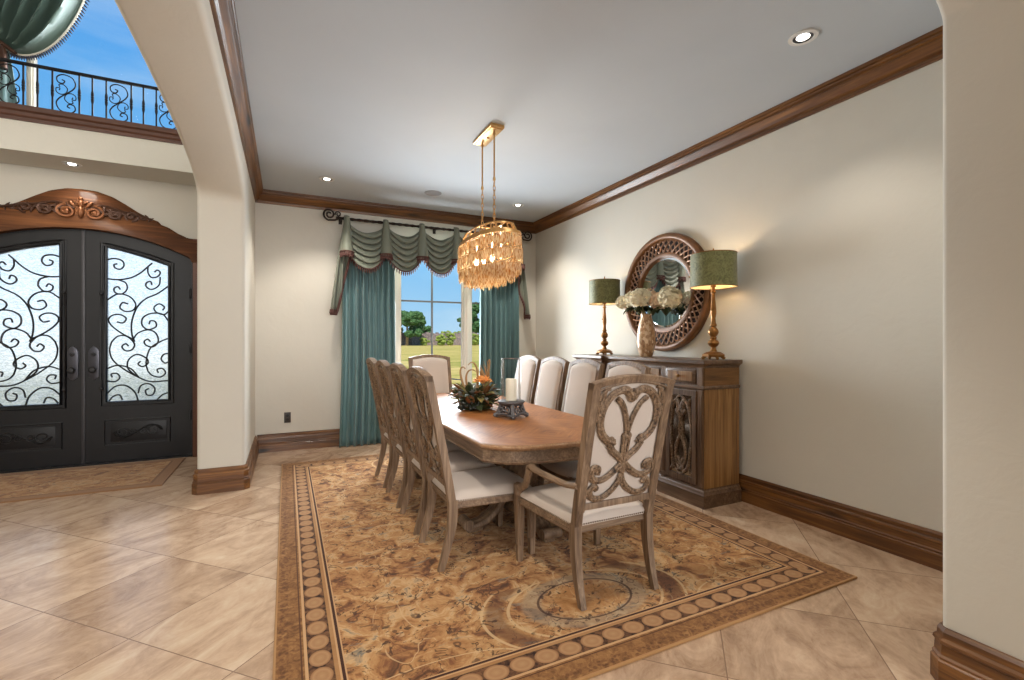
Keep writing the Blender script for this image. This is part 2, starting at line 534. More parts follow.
def rug_mat(name, W, L, border=True, dark=0):
    """woven rug, origin at its centre"""
    t = NT(name)
    c = t.co(); s = t.sep(c)
    dx = t.math('SUBTRACT', W / 2, t.math('ABSOLUTE', s[0])); dy = t.math('SUBTRACT', L / 2, t.math('ABSOLUTE', s[1]))
    d = t.math('MINIMUM', dx, dy)
    isx = t.math('LESS_THAN', dx, dy)
    along = t.math('ADD', t.math('MULTIPLY', isx, s[1]), t.math('MULTIPLY', t.math('SUBTRACT', 1.0, isx), s[0]))
    warp = t.noise(t.co(), 7, 3, out=1)
    wv = t.n('ShaderNodeVectorMath', operation='MULTIPLY_ADD')
    t.link(warp, wv.inputs[0]); wv.inputs[1].default_value = (0.10, 0.10, 0); t.link(c, wv.inputs[2])
    wc = wv.outputs[0]
    big = t.noise(c, 1.8, 4, 0.6, 0.8)
    fine = t.noise(t.co((3, 120, 3)), 1.5, 3)
    gold = t.ramp(big, [(0.3, lin(150, 104, 58)), (0.5, lin(176, 130, 80)), (0.7, lin(196, 156, 108))])
    abr = t.noise(t.co((5, 40, 5)), 1.2, 4, 0.7, 0.6)
    gold = t.mix(t.math('MULTIPLY', abr, 0.75), gold, lin(150, 100, 52))
    # painterly floral patches: rust, gold, cream and slate drifting into each other
    pa = t.noise(wc, 6.5, 6, 0.66, 1.2)
    f = t.ramp(pa, [(0.32, lin(70, 42, 28)), (0.40, lin(126, 76, 42)), (0.47, lin(172, 120, 68)), (0.54, lin(188, 140, 86)), (0.60, lin(208, 168, 118)), (0.65, lin(170, 142, 108)), (0.69, lin(118, 118, 108)), (0.76, lin(74, 68, 62))])
    f = t.mix(0.12, f, gold)
    pb = t.noise(t.co((1.5, 4.5, 1), (0, 0, 0.5), (3, 1, 0)), 3.0, 5, 0.7, 1.0)
    f = t.mix(t.math('MULTIPLY', t.smooth(pb, 0.60, 0.68), 0.75), f, lin(124, 122, 112))
    pc_ = t.noise(t.co((1.5, 4.0, 1), (0, 0, 0.4), (8, 4, 0)), 3.4, 5, 0.7, 1.0)
    f = t.mix(t.math('MULTIPLY', t.smooth(pc_, 0.60, 0.68), 0.7), f, lin(96, 58, 36))
    vn2 = t.noise(t.co((1, 1, 1), loc=(2, 7, 0)), 6.5, 2, 0.5, 1.8)
    ln2 = t.math('ABSOLUTE', t.math('SUBTRACT', vn2, 0.46))
    brk = t.smooth(t.noise(c, 9, 2), 0.46, 0.58)
    f = t.mix(t.math('MULTIPLY', t.math('MULTIPLY', t.smooth(ln2, 0.018, 0.007), brk), 0.85), f, lin(70, 44, 32))
    vn = t.noise(c, 2.6, 2, 0.5, 1.8)
    ln1 = t.math('MULTIPLY', t.smooth(t.math('ABSOLUTE', t.math('SUBTRACT', vn, 0.5)), 0.010, 0.005), t.smooth(t.noise(c, 4.0, 2), 0.44, 0.54))
    f = t.mix(t.math('MULTIPLY', ln1, 0.7), f, lin(206, 168, 120))
    if border:
        # big scrolls around the near medallion
        def ring(cx, cy, rx, ry, w, col, f, y0=-9, y1=9, x0=-9, x1=9, k=0.85):
            a = t.math('DIVIDE', t.math('SUBTRACT', s[0], cx), rx); b = t.math('DIVIDE', t.math('SUBTRACT', s[1], cy), ry)
            rr = t.math('SQRT', t.math('ADD', t.math('MULTIPLY', a, a), t.math('MULTIPLY', b, b)))
            e = t.smooth(t.math('ABSOLUTE', t.math('SUBTRACT', rr, 1.0)), w, w * 0.5)
            m = t.math('MULTIPLY', t.step(s[1], y0, y1), t.step(s[0], x0, x1))
            return t.mix(t.math('MULTIPLY', t.math('MULTIPLY', e, m), k), f, col)
        slate = lin(96, 100, 98); cream = lin(206, 170, 122); dk = lin(74, 44, 32)
        yb = -L / 2
        for k in (1, -1):
            cy = (yb + 0.45) * k
            lo, hi = sorted(((yb + 0.05) * k, (yb + 0.70) * k))
            f = ring(-0.03, cy, 0.49, 0.32, 0.115, lin(96, 60, 40), f, lo, hi, k=0.6)
            f = ring(-0.03, cy, 0.55, 0.365, 0.018, cream, f, lo, hi)
            f = ring(-0.03, cy, 0.42, 0.265, 0.026, cream, f, lo, hi)
            f = ring(-0.03, cy + 0.02 * k, 0.29, 0.19, 0.24, lin(150, 144, 126), f, lo, hi, k=0.4)
            f = ring(-0.03, cy + 0.02 * k, 0.255, 0.165, 0.035, dk, f, lo, hi)
            f = ring(-0.03, cy + 0.02 * k, 0.12, 0.08, 0.55, lin(176, 120, 60), f, lo, hi, k=0.6)
            for m in (-1, 1):
                f = ring(0.85 * m, (yb + 0.235) * k, 0.34, 0.10, 0.035, cream, f, lo, hi)
        # little rosettes and dark leaves
        v1 = t.voro(wc, 9, out=0)
        rose = t.step(v1, 0.17, 0.25)
        msk = t.smooth(t.noise(c, 5, 2), 0.5, 0.56)
        f = t.mix(t.math('MULTIPLY', t.math('MULTIPLY', rose, msk), 0.7), f, lin(82, 54, 38))
        v2 = t.noise(t.co((1, 1, 1), loc=(5, 2, 0)), 24, 3, 0.55, 1.6)
        fl = t.noise(t.co((34, 20, 20)), 1, 3, 0.6, 0.8)
        f = t.mix(t.math('MULTIPLY', t.smooth(v2, 0.57, 0.63), t.math('MULTIPLY', 0.85, t.smooth(t.noise(c, 6, 3), 0.44, 0.56))), f, lin(64, 42, 32))
        # border: guard stripe, medallion band, cream lines, dark inner line
        per = 0.112
        al = t.math('SUBTRACT', t.math('MULTIPLY', t.math('FRACT', t.math('DIVIDE', t.math('ADD', along, 10.0), per)), per), per / 2)
        e1 = t.math('DIVIDE', al, 0.052); e2 = t.math('DIVIDE', t.math('SUBTRACT', d, 0.172), 0.042)
        el = t.math('SQRT', t.math('ADD', t.math('MULTIPLY', e1, e1), t.math('MULTIPLY', e2, e2)))
        fb = t.noise(t.co((22, 22, 22)), 1.5, 4, 0.6)
        brown = t.ramp(fb, [(0.38, lin(46, 24, 17)), (0.62, lin(120, 80, 48))])
        med = t.ramp(el, [(0.0, lin(176, 134, 90)), (0.5, lin(164, 120, 78)), (0.75, lin(176, 132, 88)), (1.0, lin(146, 102, 64))], 'LINEAR')
        band = t.mix(t.math('LESS_THAN', el, 1.0), brown, med)
        outer = t.ramp(t.noise(t.co((9, 9, 9)), 3, 5, 0.7, 0.8), [(0.35, lin(104, 66, 32)), (0.55, lin(146, 100, 54)), (0.7, lin(168, 122, 72))])
        speck = t.math('MULTIPLY', t.step(d, 0.02, 0.055), t.smooth(t.voro(c, 42), 0.5, 0.3))
        outer = t.mix(t.math('MULTIPLY', speck, 0.6), outer, lin(92, 54, 30))
        cr = lin(196, 152, 104)
        col = t.mix(t.math('LESS_THAN', d, 0.262), f, cr)
        col = t.mix(t.step(d, 0.244, 0.256), col, lin(66, 34, 22))
        col = t.mix(t.math('LESS_THAN', d, 0.236), col, gold)
        col = t.mix(t.math('LESS_THAN', d, 0.220), col, band)
        col = t.mix(t.step(d, 0.114, 0.126), col, cr)
        col = t.mix(t.math('LESS_THAN', d, 0.114), col, outer)
        col = t.mix(t.step(d, 0.100, 0.106), col, lin(90, 54, 30))
        col = t.mix(t.math('LESS_THAN', d, 0.010), col, lin(168, 124, 76))
    else:
        col = t.mix(t.step(d, 0.09, 0.11), f, lin(110, 72, 44))
        col = t.mix(t.math('LESS_THAN', d, 0.09), col, t.mix(fine, lin(124, 84, 52), lin(160, 118, 80)))
        col = t.mix(0.35, col, lin(150, 112, 80))
    hs = t.n('ShaderNodeHueSaturation'); hs.inputs['Value'].default_value = 0.95; hs.inputs['Saturation'].default_value = 0.96; t.link(col, hs.inputs['Color']); col = hs.outputs[0]
    t.set(color=col, rough=0.95, sheen=0.1, spec=0.1)
    t.bump(t.math('ADD', fine, t.math('MULTIPLY', big, 0.5)), 0.3, 0.004)
    M[name] = t.m
rug_mat('rug_weave', 2.865, 3.98, True)
rug_mat('entry_rug_weave', 2.1, 1.08, False)

def lawn():
    t = NT('lawn_grass')
    n = t.noise(t.co((0.12, 0.5, 1)), 1.0, 6, 0.6, 0.5)
    n2 = t.noise(t.co(), 3.0, 5)
    g = t.math('ADD', t.math('MULTIPLY', n, 0.7), t.math('MULTIPLY', n2, 0.3))
    t.set(color=t.ramp(g, [(0.35, lin(120, 136, 62)), (0.48, lin(176, 160, 92)), (0.65, lin(206, 180, 116))]), rough=1.0, spec=0.0)
    M['lawn_grass'] = t.m
lawn()
def foliage(name, a, b, c):
    t = NT(name)
    n = t.noise(t.co(), 2.6, 5, 0.65)
    t.set(color=t.ramp(n, [(0.35, a), (0.5, b), (0.68, c)]), rough=0.9, spec=0.1)
    M[name] = t.m
foliage('tree_leaves', lin(34, 60, 36), lin(66, 98, 58), lin(104, 132, 80))
foliage('bush_leaves', lin(84, 104, 46), lin(132, 148, 70), lin(172, 180, 96))
foliage('stone_wall', lin(92, 84, 86), lin(136, 122, 118), lin(170, 150, 138))
# ------------------------------------------------------------------ the setting
XR, XL, YB = 3.365, -0.33, 6.20          # right wall, left (arch) wall, window wall
XF = -0.69                                # foyer side of the arch wall
YD = 6.33                                 # front door wall
ZC = 3.05
def struct(o, label, cat):
    return tag(o, label, cat, None, 'structure')

# floor
b = MB(); b.box(-3.7, 6.0, -5.0, 6.36, -0.08, 0.0)
struct(b.build('floor', M['travertine'], smooth=False), 'beige travertine tile floor laid on the diagonal', 'floor')
# dining ceiling
b = MB(); b.box(XL - 0.1, XR + 0.05, 0.6, YB + 0.05, ZC, ZC + 0.1)
struct(b.build('ceiling', M['plaster_ceiling'], smooth=False), 'pale grey plaster ceiling over the dining table', 'ceiling')
# great room and foyer upper ceiling
b = MB(); b.box(-3.7, 6.0, -5.0, 0.56, 5.5, 5.6); b.box(-3.7, XF + 0.1, 0.56, YD + 0.2, 5.5, 5.6); b.box(XF + 0.05, 6.0, 0.5, 6.4, 5.5, 5.6)
struct(b.build('ceiling_foyer', M['plaster_ceiling'], smooth=False), 'high plaster ceiling above the entrance hall', 'ceiling')
# right wall
b = MB(); b.box(XR, XR + 0.15, 0.5, YB + 0.3, 0, 3.2)
struct(b.build('wall_right', M['plaster_beige'], smooth=False), 'beige plaster wall behind the sideboard', 'wall')

# window wall with a three-light opening
WX = [(0.70, 1.236), (1.345, 2.235), (2.345, 2.88)]; WZ0, WZ1 = 0.66, 2.56
b = MB()
T = 0.17
b.box(XF, WX[0][0], YB, YB + T, 0, 3.2)
b.box(WX[2][1], XR + 0.02, YB, YB + T, 0, 3.2)
b.box(WX[0][0], WX[2][1], YB, YB + T, 0, WZ0)
b.box(WX[0][0], WX[2][1], YB, YB + T, WZ1, 3.2)
struct(b.build('wall_back', M['plaster_beige'], smooth=False), 'beige plaster window wall at the far end of the dining room', 'wall')

w = thing('window_1', 'cream framed three part window behind the far dining chair', 'window', (0, YB, 0), kind='structure')
b = MB()
for (x0, x1) in ((WX[0][1], WX[1][0]), (WX[1][1], WX[2][0])):
    b.box(x0, x1, 0.0, 0.13, WZ0, WZ1, 0.006)
    b.box(x0 + 0.03, x1 - 0.03, -0.015, 0.0, WZ0, WZ1, 0.004)
for (x0, x1) in ((WX[0][0] - 0.001, WX[0][0] + 0.04), (WX[2][1] - 0.04, WX[2][1] + 0.001)):
    b.box(x0, x1, 0.0, 0.13, WZ0, WZ1, 0.006)
b.box(WX[0][0], WX[2][1], 0.0, 0.13, WZ1 - 0.04, WZ1 + 0.001, 0.006)
b.build('window_frame', M['window_paint'], w)
b = MB(); b.box(WX[0][0] - 0.05, WX[2][1] + 0.05, -0.05, 0.13, WZ0 - 0.03, WZ0 + 0.012, 0.008)
b.build('window_sill', M['window_paint'], w)
for i, (x0, x1) in enumerate(WX):
    x0i = x0 + (0.04 if i == 0 else 0); x1i = x1 - (0.04 if i == 2 else 0)
    b = MB()
    for (a0, a1, c0, c1) in ((x0i, x0i + 0.022, WZ0 + 0.012, WZ1 - 0.04), (x1i - 0.022, x1i, WZ0 + 0.012, WZ1 - 0.04),
                             (x0i, x1i, WZ0 + 0.012, WZ0 + 0.035), (x0i, x1i, WZ1 - 0.062, WZ1 - 0.04)):
        b.box(a0, a1, 0.05, 0.09, c0, c1, 0.003)
    sash = b.build('sash', M['window_paint'], w)
    b = MB()
    b.box((x0i + x1i) / 2 - 0.011, (x0i + x1i) / 2 + 0.011, 0.055, 0.085, WZ0 + 0.03, WZ1 - 0.06, 0.003)
    b.box(x0i + 0.02, x1i - 0.02, 0.056, 0.084, 1.826, 1.848, 0.003)
    b.build('muntin', M['sash_dark'], sash)
    b = MB(); b.box(x0i + 0.01, x1i - 0.01, 0.067, 0.071, WZ0 + 0.02, WZ1 - 0.05)
    b.build('window_pane', M['clear_glass'], sash, smooth=False)

# ---- arched walls
def arch_wall(name, mapf, y_lo, y_a0, y_a1, y_hi, ztop, zs, rise, d0, d1, label, bev=0.035, pw=2.25):
    c = (y_a0 + y_a1) / 2; a = (y_a1 - y_a0) / 2
    arc = []
    N = 40
    for k in range(N + 1):
        th = PI * k / N
        cu, su = math.cos(th), math.sin(th)
        p = 2 / pw
        arc.append((c - a * math.copysign(abs(cu) ** p, cu), zs + rise * abs(su) ** p))
    out = [(y_lo, 0), (y_a0, 0)] + arc + [(y_a1, 0), (y_hi, 0), (y_hi, ztop), (y_lo, ztop)]
    bm = bmesh.new()
    n = len(out)
    lo = [bm.verts.new(mapf(y, z, d0)) for y, z in out]; hi = [bm.verts.new(mapf(y, z, d1)) for y, z in out]
    bm.faces.new(lo); bm.faces.new(hi[::-1])
    edges = []
    for i in range(n):
        j = (i + 1) % n
        bm.faces.new((lo[i], hi[i], hi[j], lo[j]))
    bm.edges.ensure_lookup_table()
    last = 2 + N
    for ring in (lo, hi):
        for i in range(1, last + 1):
            edges.append(bm.edges.get((ring[i], ring[i + 1])))
    bmesh.ops.recalc_face_normals(bm, faces=bm.faces[:])
    bmesh.ops.bevel(bm, geom=[e for e in edges if e], offset=bev, segments=4, affect='EDGES', profile=0.5)
    bmesh.ops.triangulate(bm, faces=[f for f in bm.faces if len(f.verts) > 4])
    m = MB(); m.bm(bm)
    return struct(m.build(name, M['plaster_beige'], angle=30), label, 'wall')
YJ0, YJ1 = 0.76, 4.75
arch_wall('wall_left', lambda y, z, d: (d, y, z), 0.40, YJ0, YJ1, YD + 0.0, 5.5, 2.50, 0.285, XF, XL,
          'beige plaster wall with a broad arch between dining room and entrance hall')
# wall between the dining room and the room the camera stands in, pierced by an arch
arch_wall('wall_near', lambda x, z, d: (x, d, z), -0.90, -0.52, 2.262, 6.0, 5.5, 2.525, 0.50, 0.55, 0.915,
          'beige plaster wall ending in a rounded pier at the right edge', 0.02, 1.4)
# front door wall with arched opening kept behind the surround
DXC = -1.91
b = MB()
zc_ = 2.475 - 1.988
arc_ = [(DXC - 0.945 + 1.89 * k / 24, zc_ + math.sqrt(1.992 ** 2 - (-0.945 + 1.89 * k / 24) ** 2)) for k in range(25)]
ol = [(-3.7, 0), (DXC - 0.945, 0)] + arc_ + [(DXC + 0.945, 0), (XF + 0.02, 0), (XF + 0.02, 3.4), (-3.7, 3.4)]
bm = bmesh.new()
lo_ = [bm.verts.new((x, YD + 0.02, z)) for x, z in ol]; hi_ = [bm.verts.new((x, YD + 0.16, z)) for x, z in ol]
bm.faces.new(lo_); bm.faces.new(hi_[::-1])
for i in range(len(ol)):
    j = (i + 1) % len(ol); bm.faces.new((lo_[i], hi_[i], hi_[j], lo_[j]))
bmesh.ops.recalc_face_normals(bm, faces=bm.faces[:])
bmesh.ops.triangulate(bm, faces=[f for f in bm.faces if len(f.verts) > 4])
b.bm(bm)
struct(b.build('wall_front', M['plaster_beige'], smooth=False), 'beige plaster wall around the front doors', 'wall')
# upper wall with the tall foyer window
UX0, UX1 = -3.2, -0.86
b = MB(); b.box(-3.7, UX0, YD, YD + 0.16, 3.4, 5.5); b.box(UX1, XF + 0.02, YD, YD + 0.16, 3.4, 5.5); b.box(UX0, UX1, YD, YD + 0.16, 5.36, 5.5)
struct(b.build('wall_upper', M['plaster_beige'], smooth=False), 'beige plaster wall around the high window over the doors', 'wall')
b = MB(); b.box(-3.85, -3.7, -5, YD + 0.16, 0, 5.5)
struct(b.build('wall_foyer_side', M['plaster_beige'], smooth=False), 'beige plaster side wall of the entrance hall', 'wall')
b = MB(); b.box(-3.7, 6.0, -5.15, -5.0, 0, 5.5)
struct(b.build('wall_behind', M['plaster_beige'], smooth=False), 'beige plaster wall behind the camera', 'wall')
b = MB(); b.box(6.0, 6.15, -5.15, 6.4, 0, 5.5)
struct(b.build('wall_far_right', M['plaster_beige'], smooth=False), 'beige plaster outer wall', 'wall')
b = MB(); b.box(XR + 0.16, 6.0, 6.2, 6.36, 0, 5.5); b.box(XL - .3, XR + 0.2, 6.24, 6.36, 3.15, 5.5)
struct(b.build('wall_outer', M['plaster_beige'], smooth=False), 'beige plaster outer wall above the window', 'wall')

w = thing('window_2', 'tall upper window over the front doors showing blue sky', 'window', (0, YD, 0), kind='structure')
b = MB()
b.box(UX0, UX0 + 0.05, 0.02, 0.13, 3.4, 5.36, 0.004); b.box(UX1 - 0.05, UX1, 0.02, 0.13, 3.4, 5.36, 0.004)
b.box(UX0, UX1, 0.02, 0.13, 5.3, 5.36, 0.004); b.box(UX0, UX1, 0.02, 0.13, 3.4, 3.46, 0.004)
b.build('window_frame', M['window_paint'], w)
b = MB(); b.box(-2.36, -2.30, 0.03, 0.11, 3.42, 5.34, 0.006); b.box(-2.345, -2.315, 0.018, 0.032, 3.42, 5.34, 0.004)
b.build('mullion', M['window_paint'], w)
b = MB(); b.box(UX0 + 0.02, UX1 - 0.02, 0.07, 0.075, 3.42, 5.34)
b.build('window_pane', M['clear_glass'], w, smooth=False)

# balcony ledge above the doors
b = MB(); b.box(-3.7, XF, 5.85, YD, 3.05, 3.325, 0.0)
struct(b.build('trim_5', M['plaster_beige'], smooth=False), 'plaster soffit and fascia of the ledge over the front doors', 'ledge')
b = MB(); b.sweep([(0, 3.325), (0.0, 3.46), (0.045, 3.46), (0.045, 3.415), (0.03, 3.40), (0.03, 3.37), (0.018, 3.355), (0.012, 3.325)], [(-3.7, 5.85), (XF, 5.85)], side=-1)
b.box(-3.7, XF, 5.85, YD, 3.325, 3.46)
struct(b.build('trim_6', M['beam_wood'], angle=20), 'dark brown wooden capping board under the iron railing', 'trim')

# ---- crown moulding
CP = [(0, 2.905), (0.017, 2.905), (0.019, 2.922), (0.010, 2.927), (0.012, 2.936), (0.030, 2.946), (0.044, 2.964), (0.056, 2.984), (0.064, 2.992), (0.055, 2.997), (0.058, 3.004), (0.076, 3.010), (0.079, 3.022), (0.071, 3.026), (0.084, 3.032), (0.086, 3.05), (0, 3.05)]
for nm, path, mat, lab in (('trim_1', [(XL, 0.918), (XL, YB)], 'trim_wood_y', 'stained wood crown moulding above the arch'),
                           ('trim_2', [(XL, YB), (XR, YB)], 'trim_wood_x', 'stained wood crown moulding above the window'),
                           ('trim_3', [(XR, YB), (XR, 0.918)], 'trim_wood_y', 'stained wood crown moulding along the sideboard wall')):
    d = 0.085
    ext = {'trim_1': ([(XL, 0.918), (XL, YB), (XR, YB)], 0), 'trim_2': ([(XL, 1.0), (XL, YB), (XR, YB), (XR, 1.0)], 1), 'trim_3': ([(XL, YB), (XR, YB), (XR, 0.918)], 1)}[nm]
    full = MB(); full.sweep(CP, ext[0], side=-1)
    k = len(CP); i = ext[1]
    b = MB(); vs = full.v[i * k:(i + 2) * k]
    fs = [(s, (s + 1) % k, k + (s + 1) % k, k + s) for s in range(k)] + [tuple(range(k)), tuple(range(k, 2 * k))]
    b.add(vs, fs)
    struct(b.build(nm, M[mat], angle=20), lab, 'crown moulding')
# ---- baseboards
BP = [(0, 0), (0.036, 0), (0.036, 0.088), (0.030, 0.094), (0.032, 0.104), (0.026, 0.112), (0.024, 0.148), (0.030, 0.154), (0.028, 0.166), (0.018, 0.174), (0.018, 0.196), (0.010, 0.21), (0, 0.21)]
def base(name, path, mat, lab, side=-1):
    b = MB(); b.sweep(BP, path, side=side)
    struct(b.build(name, M[mat], angle=20), lab, 'baseboard')
base('baseboard_back', [(XL + 0.02, YB), (XR, YB)], 'trim_wood_x', 'tall brown baseboard under the window wall')
base('baseboard_right', [(XR, YB - 0.037), (XR, 0.918)], 'trim_wood_y', 'tall brown baseboard along the sideboard wall')
c = 0.022
base('baseboard_left', [(XF, YD - 0.01), (XF, YJ1 + c), (XF + c, YJ1), (XL - c, YJ1), (XL, YJ1 + c), (XL, YB - 0.037)], 'trim_wood_x', 'tall brown baseboard wrapping the arch pier')
base('baseboard_near', [(XR - 0.037, 0.915), (2.262 + c, 0.915), (2.262, 0.915 - c), (2.262, 0.55 + c), (2.262 + c, 0.55), (5.9, 0.55)], 'trim_wood_y', 'tall brown baseboard wrapping the pier at the right edge')
# ------------------------------------------------------------------ front doors
SCR = [  # scrollwork of one glass light (x, y in a 247 x 605 drawing, from the meeting stile)
 [(428,352),(455,347),(485,355),(494,375),(480,390),(460,385),(455,372),(468,368)],
 [(428,428),(470,432),(520,425),(560,405),(590,380),(608,366)],
 [(590,380),(590,405),(605,424),(630,420),(640,404),(628,394),(616,403)],
 [(640,422),(635,455),(605,472),(582,460),(584,445),(600,440),(606,454)],
 [(470,432),(500,445),(506,470),(485,490),(460,484),(455,468),(470,460),(479,472)],
 [(428,514),(470,490),(515,500),(540,530),(530,555),(500,560),(478,545),(488,525),(510,530)],
 [(675,458),(630,488),(580,510),(545,545),(525,600),(525,650),(536,682)],
 [(675,560),(655,573),(625,564),(614,545),(635,530),(657,542),(650,556)],
 [(530,672),(480,645),(444,615),(434,592),(450,575),(480,573),(502,588),(490,606),(466,602)],
 [(675,600),(650,572),(605,568),(570,585),(566,615),(590,633),(622,622),(620,602),(600,598),(594,612)],
 [(530,672),(550,647),(590,634),(622,648),(632,680),(612,702),(585,698),(574,682),(588,672),(600,682)],
 [(446,682),(438,715),(450,755),(490,790),(545,822),(600,842),(675,838)],
 [(446,682),(470,660),(505,660),(535,690),(525,714),(500,718),(486,702),(500,690),(512,700)],
 [(545,822),(510,790),(512,755),(545,733),(582,748),(590,768),(568,782),(550,772),(560,760)],
 [(590,802),(582,765),(598,710),(640,682),(675,668)],
 [(590,802),(608,818),(640,824),(662,808),(650,790),(628,793),(632,808)],
 [(675,730),(655,733),(644,752),(660,768),(675,762)],
 [(428,790),(470,777),(520,790),(552,824)],
 [(428,840),(460,842),(477,826),(466,810),(445,812),(448,826)],
 [(428,890),(460,862),(500,858),(536,884),(550,918)],
 [(550,890),(560,860),(590,850),(617,868),(610,894),(586,896),(580,878),(594,870)],
 [(436,920),(452,902),(476,896),(488,916)],
 [(622,920),(648,896),(675,886)],
]
def leaf(sign, name, label):
    """sign +1: right leaf, -1: left leaf, mirrored about the meeting stile"""
    root = thing(name, label, 'door', (DXC, YD, 0), kind='structure')
    def X(x): return sign * x
    R = 1.988; zc = 2.475 - R
    def top(x): return zc + math.sqrt(R * R - x * x)
    gx0, gx1, gz0 = 0.188, 0.725, 0.656
    def gtop(x): return 2.293 - (x - gx0) / (gx1 - gx0) * 0.10 - 0.064 * ((x - gx0) / (gx1 - gx0)) ** 2
    px = 0.938
    mp = lambda a, z, d: (X(a), d, z)
    N = 14
    # slab as a ring around the glass
    bm = bmesh.new()
    outer = [(0.004, 0.02), (px, 0.02)] + [(px - (px - 0.004) * k / N, top(px - (px - 0.004) * k / N)) for k in range(N + 1)]
    inner = [(gx0, gz0), (gx1, gz0)] + [(gx1 - (gx1 - gx0) * k / N, gtop(gx1 - (gx1 - gx0) * k / N)) for k in range(N + 1)]
    n = len(outer)
    vo = [[bm.verts.new(mp(a, z, d)) for a, z in outer] for d in (0.02, 0.075)]
    vi = [[bm.verts.new(mp(a, z, d)) for a, z in inner] for d in (0.02, 0.075)]
    for i in range(n):
        j = (i + 1) % n
        bm.faces.new((vo[0][i], vo[0][j], vi[0][j], vi[0][i])); bm.faces.new((vo[1][i], vi[1][i], vi[1][j], vo[1][j]))
        bm.faces.new((vo[0][i], vo[1][i], vo[1][j], vo[0][j])); bm.faces.new((vi[0][i], vi[0][j], vi[1][j], vi[1][i]))
    b = MB(); b.bm(bm)
    b.build('door_slab', M['door_iron'], root, angle=30)
    if sign > 0:
        b = MB(); b.box(-0.016, 0.012, 0.008, 0.024, 0.02, 2.472, 0.004)
        b.build('astragal', M['handle_dark'], root, angle=30)
    # glass moulding, two steps
    b = MB()
    loop = [(a, z) for a, z in inner]
    cx = (gx0 + gx1) / 2; cz = 1.45
    def off(e): return [(cx + (a - cx) * (1 + e / (gx1 - gx0) * 2), cz + (z - cz) * (1 + e / 0.8)) for a, z in loop]
    b.tube([(X(a), 0.016, z) for a, z in off(0.008)], 0.014, 6, closed=True)
    b.tube([(X(a), 0.018, z) for a, z in off(0.045)], 0.010, 6, closed=True)
    b.build('glass_moulding', M['door_iron'], root, angle=60)
    b = MB()
    b.prism(inner, mp, 0.05, 0.056)
    b.build('door_glass', M['rippled_glass'], root, smooth=False)
    b = MB()
    for c in SCR:
        pts = []
        for (x, y) in c:
            g = (x - 428) / 247.0
            yb = 923 - (x - 428) * 0.0445
            d = 4.96 + 0.24 * g
            pts.append((X(gx0 + g * (gx1 - gx0)), 0.03, min(gz0 + (yb - y) / 4 * d / 470, gtop(min(gx1, max(gx0, gx0 + g * (gx1 - gx0)))))))
        b.tube(catmull(pts, 6), 0.0084, 6)
    b.build('scroll_grille', M['grille_iron'], root, angle=60)
    # lower panel
    b = MB()
    pz0, pz1, px0, px1 = 0.19, 0.462, 0.172, 0.743
    b.tube([(X(px0), 0.018, pz0), (X(px1), 0.018, pz0), (X(px1), 0.018, pz1), (X(px0), 0.018, pz1)], 0.012, 4, closed=True)
    b.box(min(X(px0 + 0.05), X(px1 - 0.03)), max(X(px0 + 0.05), X(px1 - 0.03)), 0.012, 0.021, pz0 + 0.035, pz1 - 0.035, 0.004)
    b.build('kick_panel', M['door_iron'], root, angle=50)
    b = MB()
    zc2 = (pz0 + pz1) / 2
    for m in (-1, 1):
        for (ux, uz, s) in ((0.458 + m * 0.14, 0.0, 0.062), (0.458 + m * 0.05, 0.0, 0.036)):
            pts = []
            for k in range(40):
                a = k / 39 * 2.6 * PI
                r = s * (1 - 0.78 * k / 39)
                pts.append((X(ux + m * math.cos(a) * r * 1.15), 0.012, zc2 + uz + math.sin(a) * r * (1 if m > 0 else -1)))
            b.tube(pts, 0.008, 6)
        b.tube(catmull([(X(0.458 + m * 0.21), 0.012, zc2), (X(0.458 + m * 0.12), 0.012, zc2 + 0.065 * m), (X(0.458), 0.012, zc2)], 8), 0.008, 6)
    b.build('panel_scroll', M['door_iron'], root, angle=60)
    # lock plate, knob, deadbolt, flush bolts
    hx = 0.085
    b = MB()
    out = [(-0.043, -0.15), (0, -0.185), (0.043, -0.15), (0.046, 0.11), (0.03, 0.145), (0.0, 0.172), (-0.03, 0.145), (-0.046, 0.11)]
    b.prism(out, lambda a, z, d: (X(hx + a), d, 1.075 + z), 0.004, 0.022, 0.004)
    pl = b.build('lock_plate', M['handle_metal'], root)
    b = MB(); b.lathe([(0.012, 0), (0.014, 0.02), (0.030, 0.032), (0.033, 0.048), (0.024, 0.062), (0.004, 0.066)], seg=16)
    b.v = [(X(hx) + x, 0.004 - z, 1.0 + y) for x, y, z in b.v]
    b.build('door_knob', M['grille_iron'], pl)
    b = MB(); b.lathe([(0.020, 0), (0.021, 0.012), (0.010, 0.016), (0.008, 0.03), (0.002, 0.03)], seg=14)
    b.v = [(X(hx) + x, 0.006 - z, 1.16 + y) for x, y, z in b.v]
    b.build('deadbolt', M['grille_iron'], pl)
    for zz in (0.80, 1.80):
        b = MB(); b.ball((X(0.15), -0.004, zz), 0.02, 2, (1, 1, 1)); b.tube([(X(0.15), 0.006, zz), (X(0.15), 0.006, zz + (0.09 if zz < 1 else -0.14))], 0.008, 6)
        b.tube([(X(0.15), 0.0, zz), (X(0.15), 0.03, zz)], 0.008, 6)
        b.build('panel_latch', M['grille_iron'], root)
    for zz in (0.47, 1.22, 1.83):
        b = MB(); b.lathe([(0.010, -0.055), (0.013, -0.05), (0.013, 0.05), (0.010, 0.055)], seg=10)
        b.v = [(X(0.935) + x, 0.005 + y, zz + z) for x, y, z in b.v]
        b.build('hinge', M['grille_iron'], root)
    return root
leaf(1, 'door_1', 'right leaf of the black iron front doors with scrolled glass')
leaf(-1, 'door_2', 'left leaf of the black iron front doors with scrolled glass')
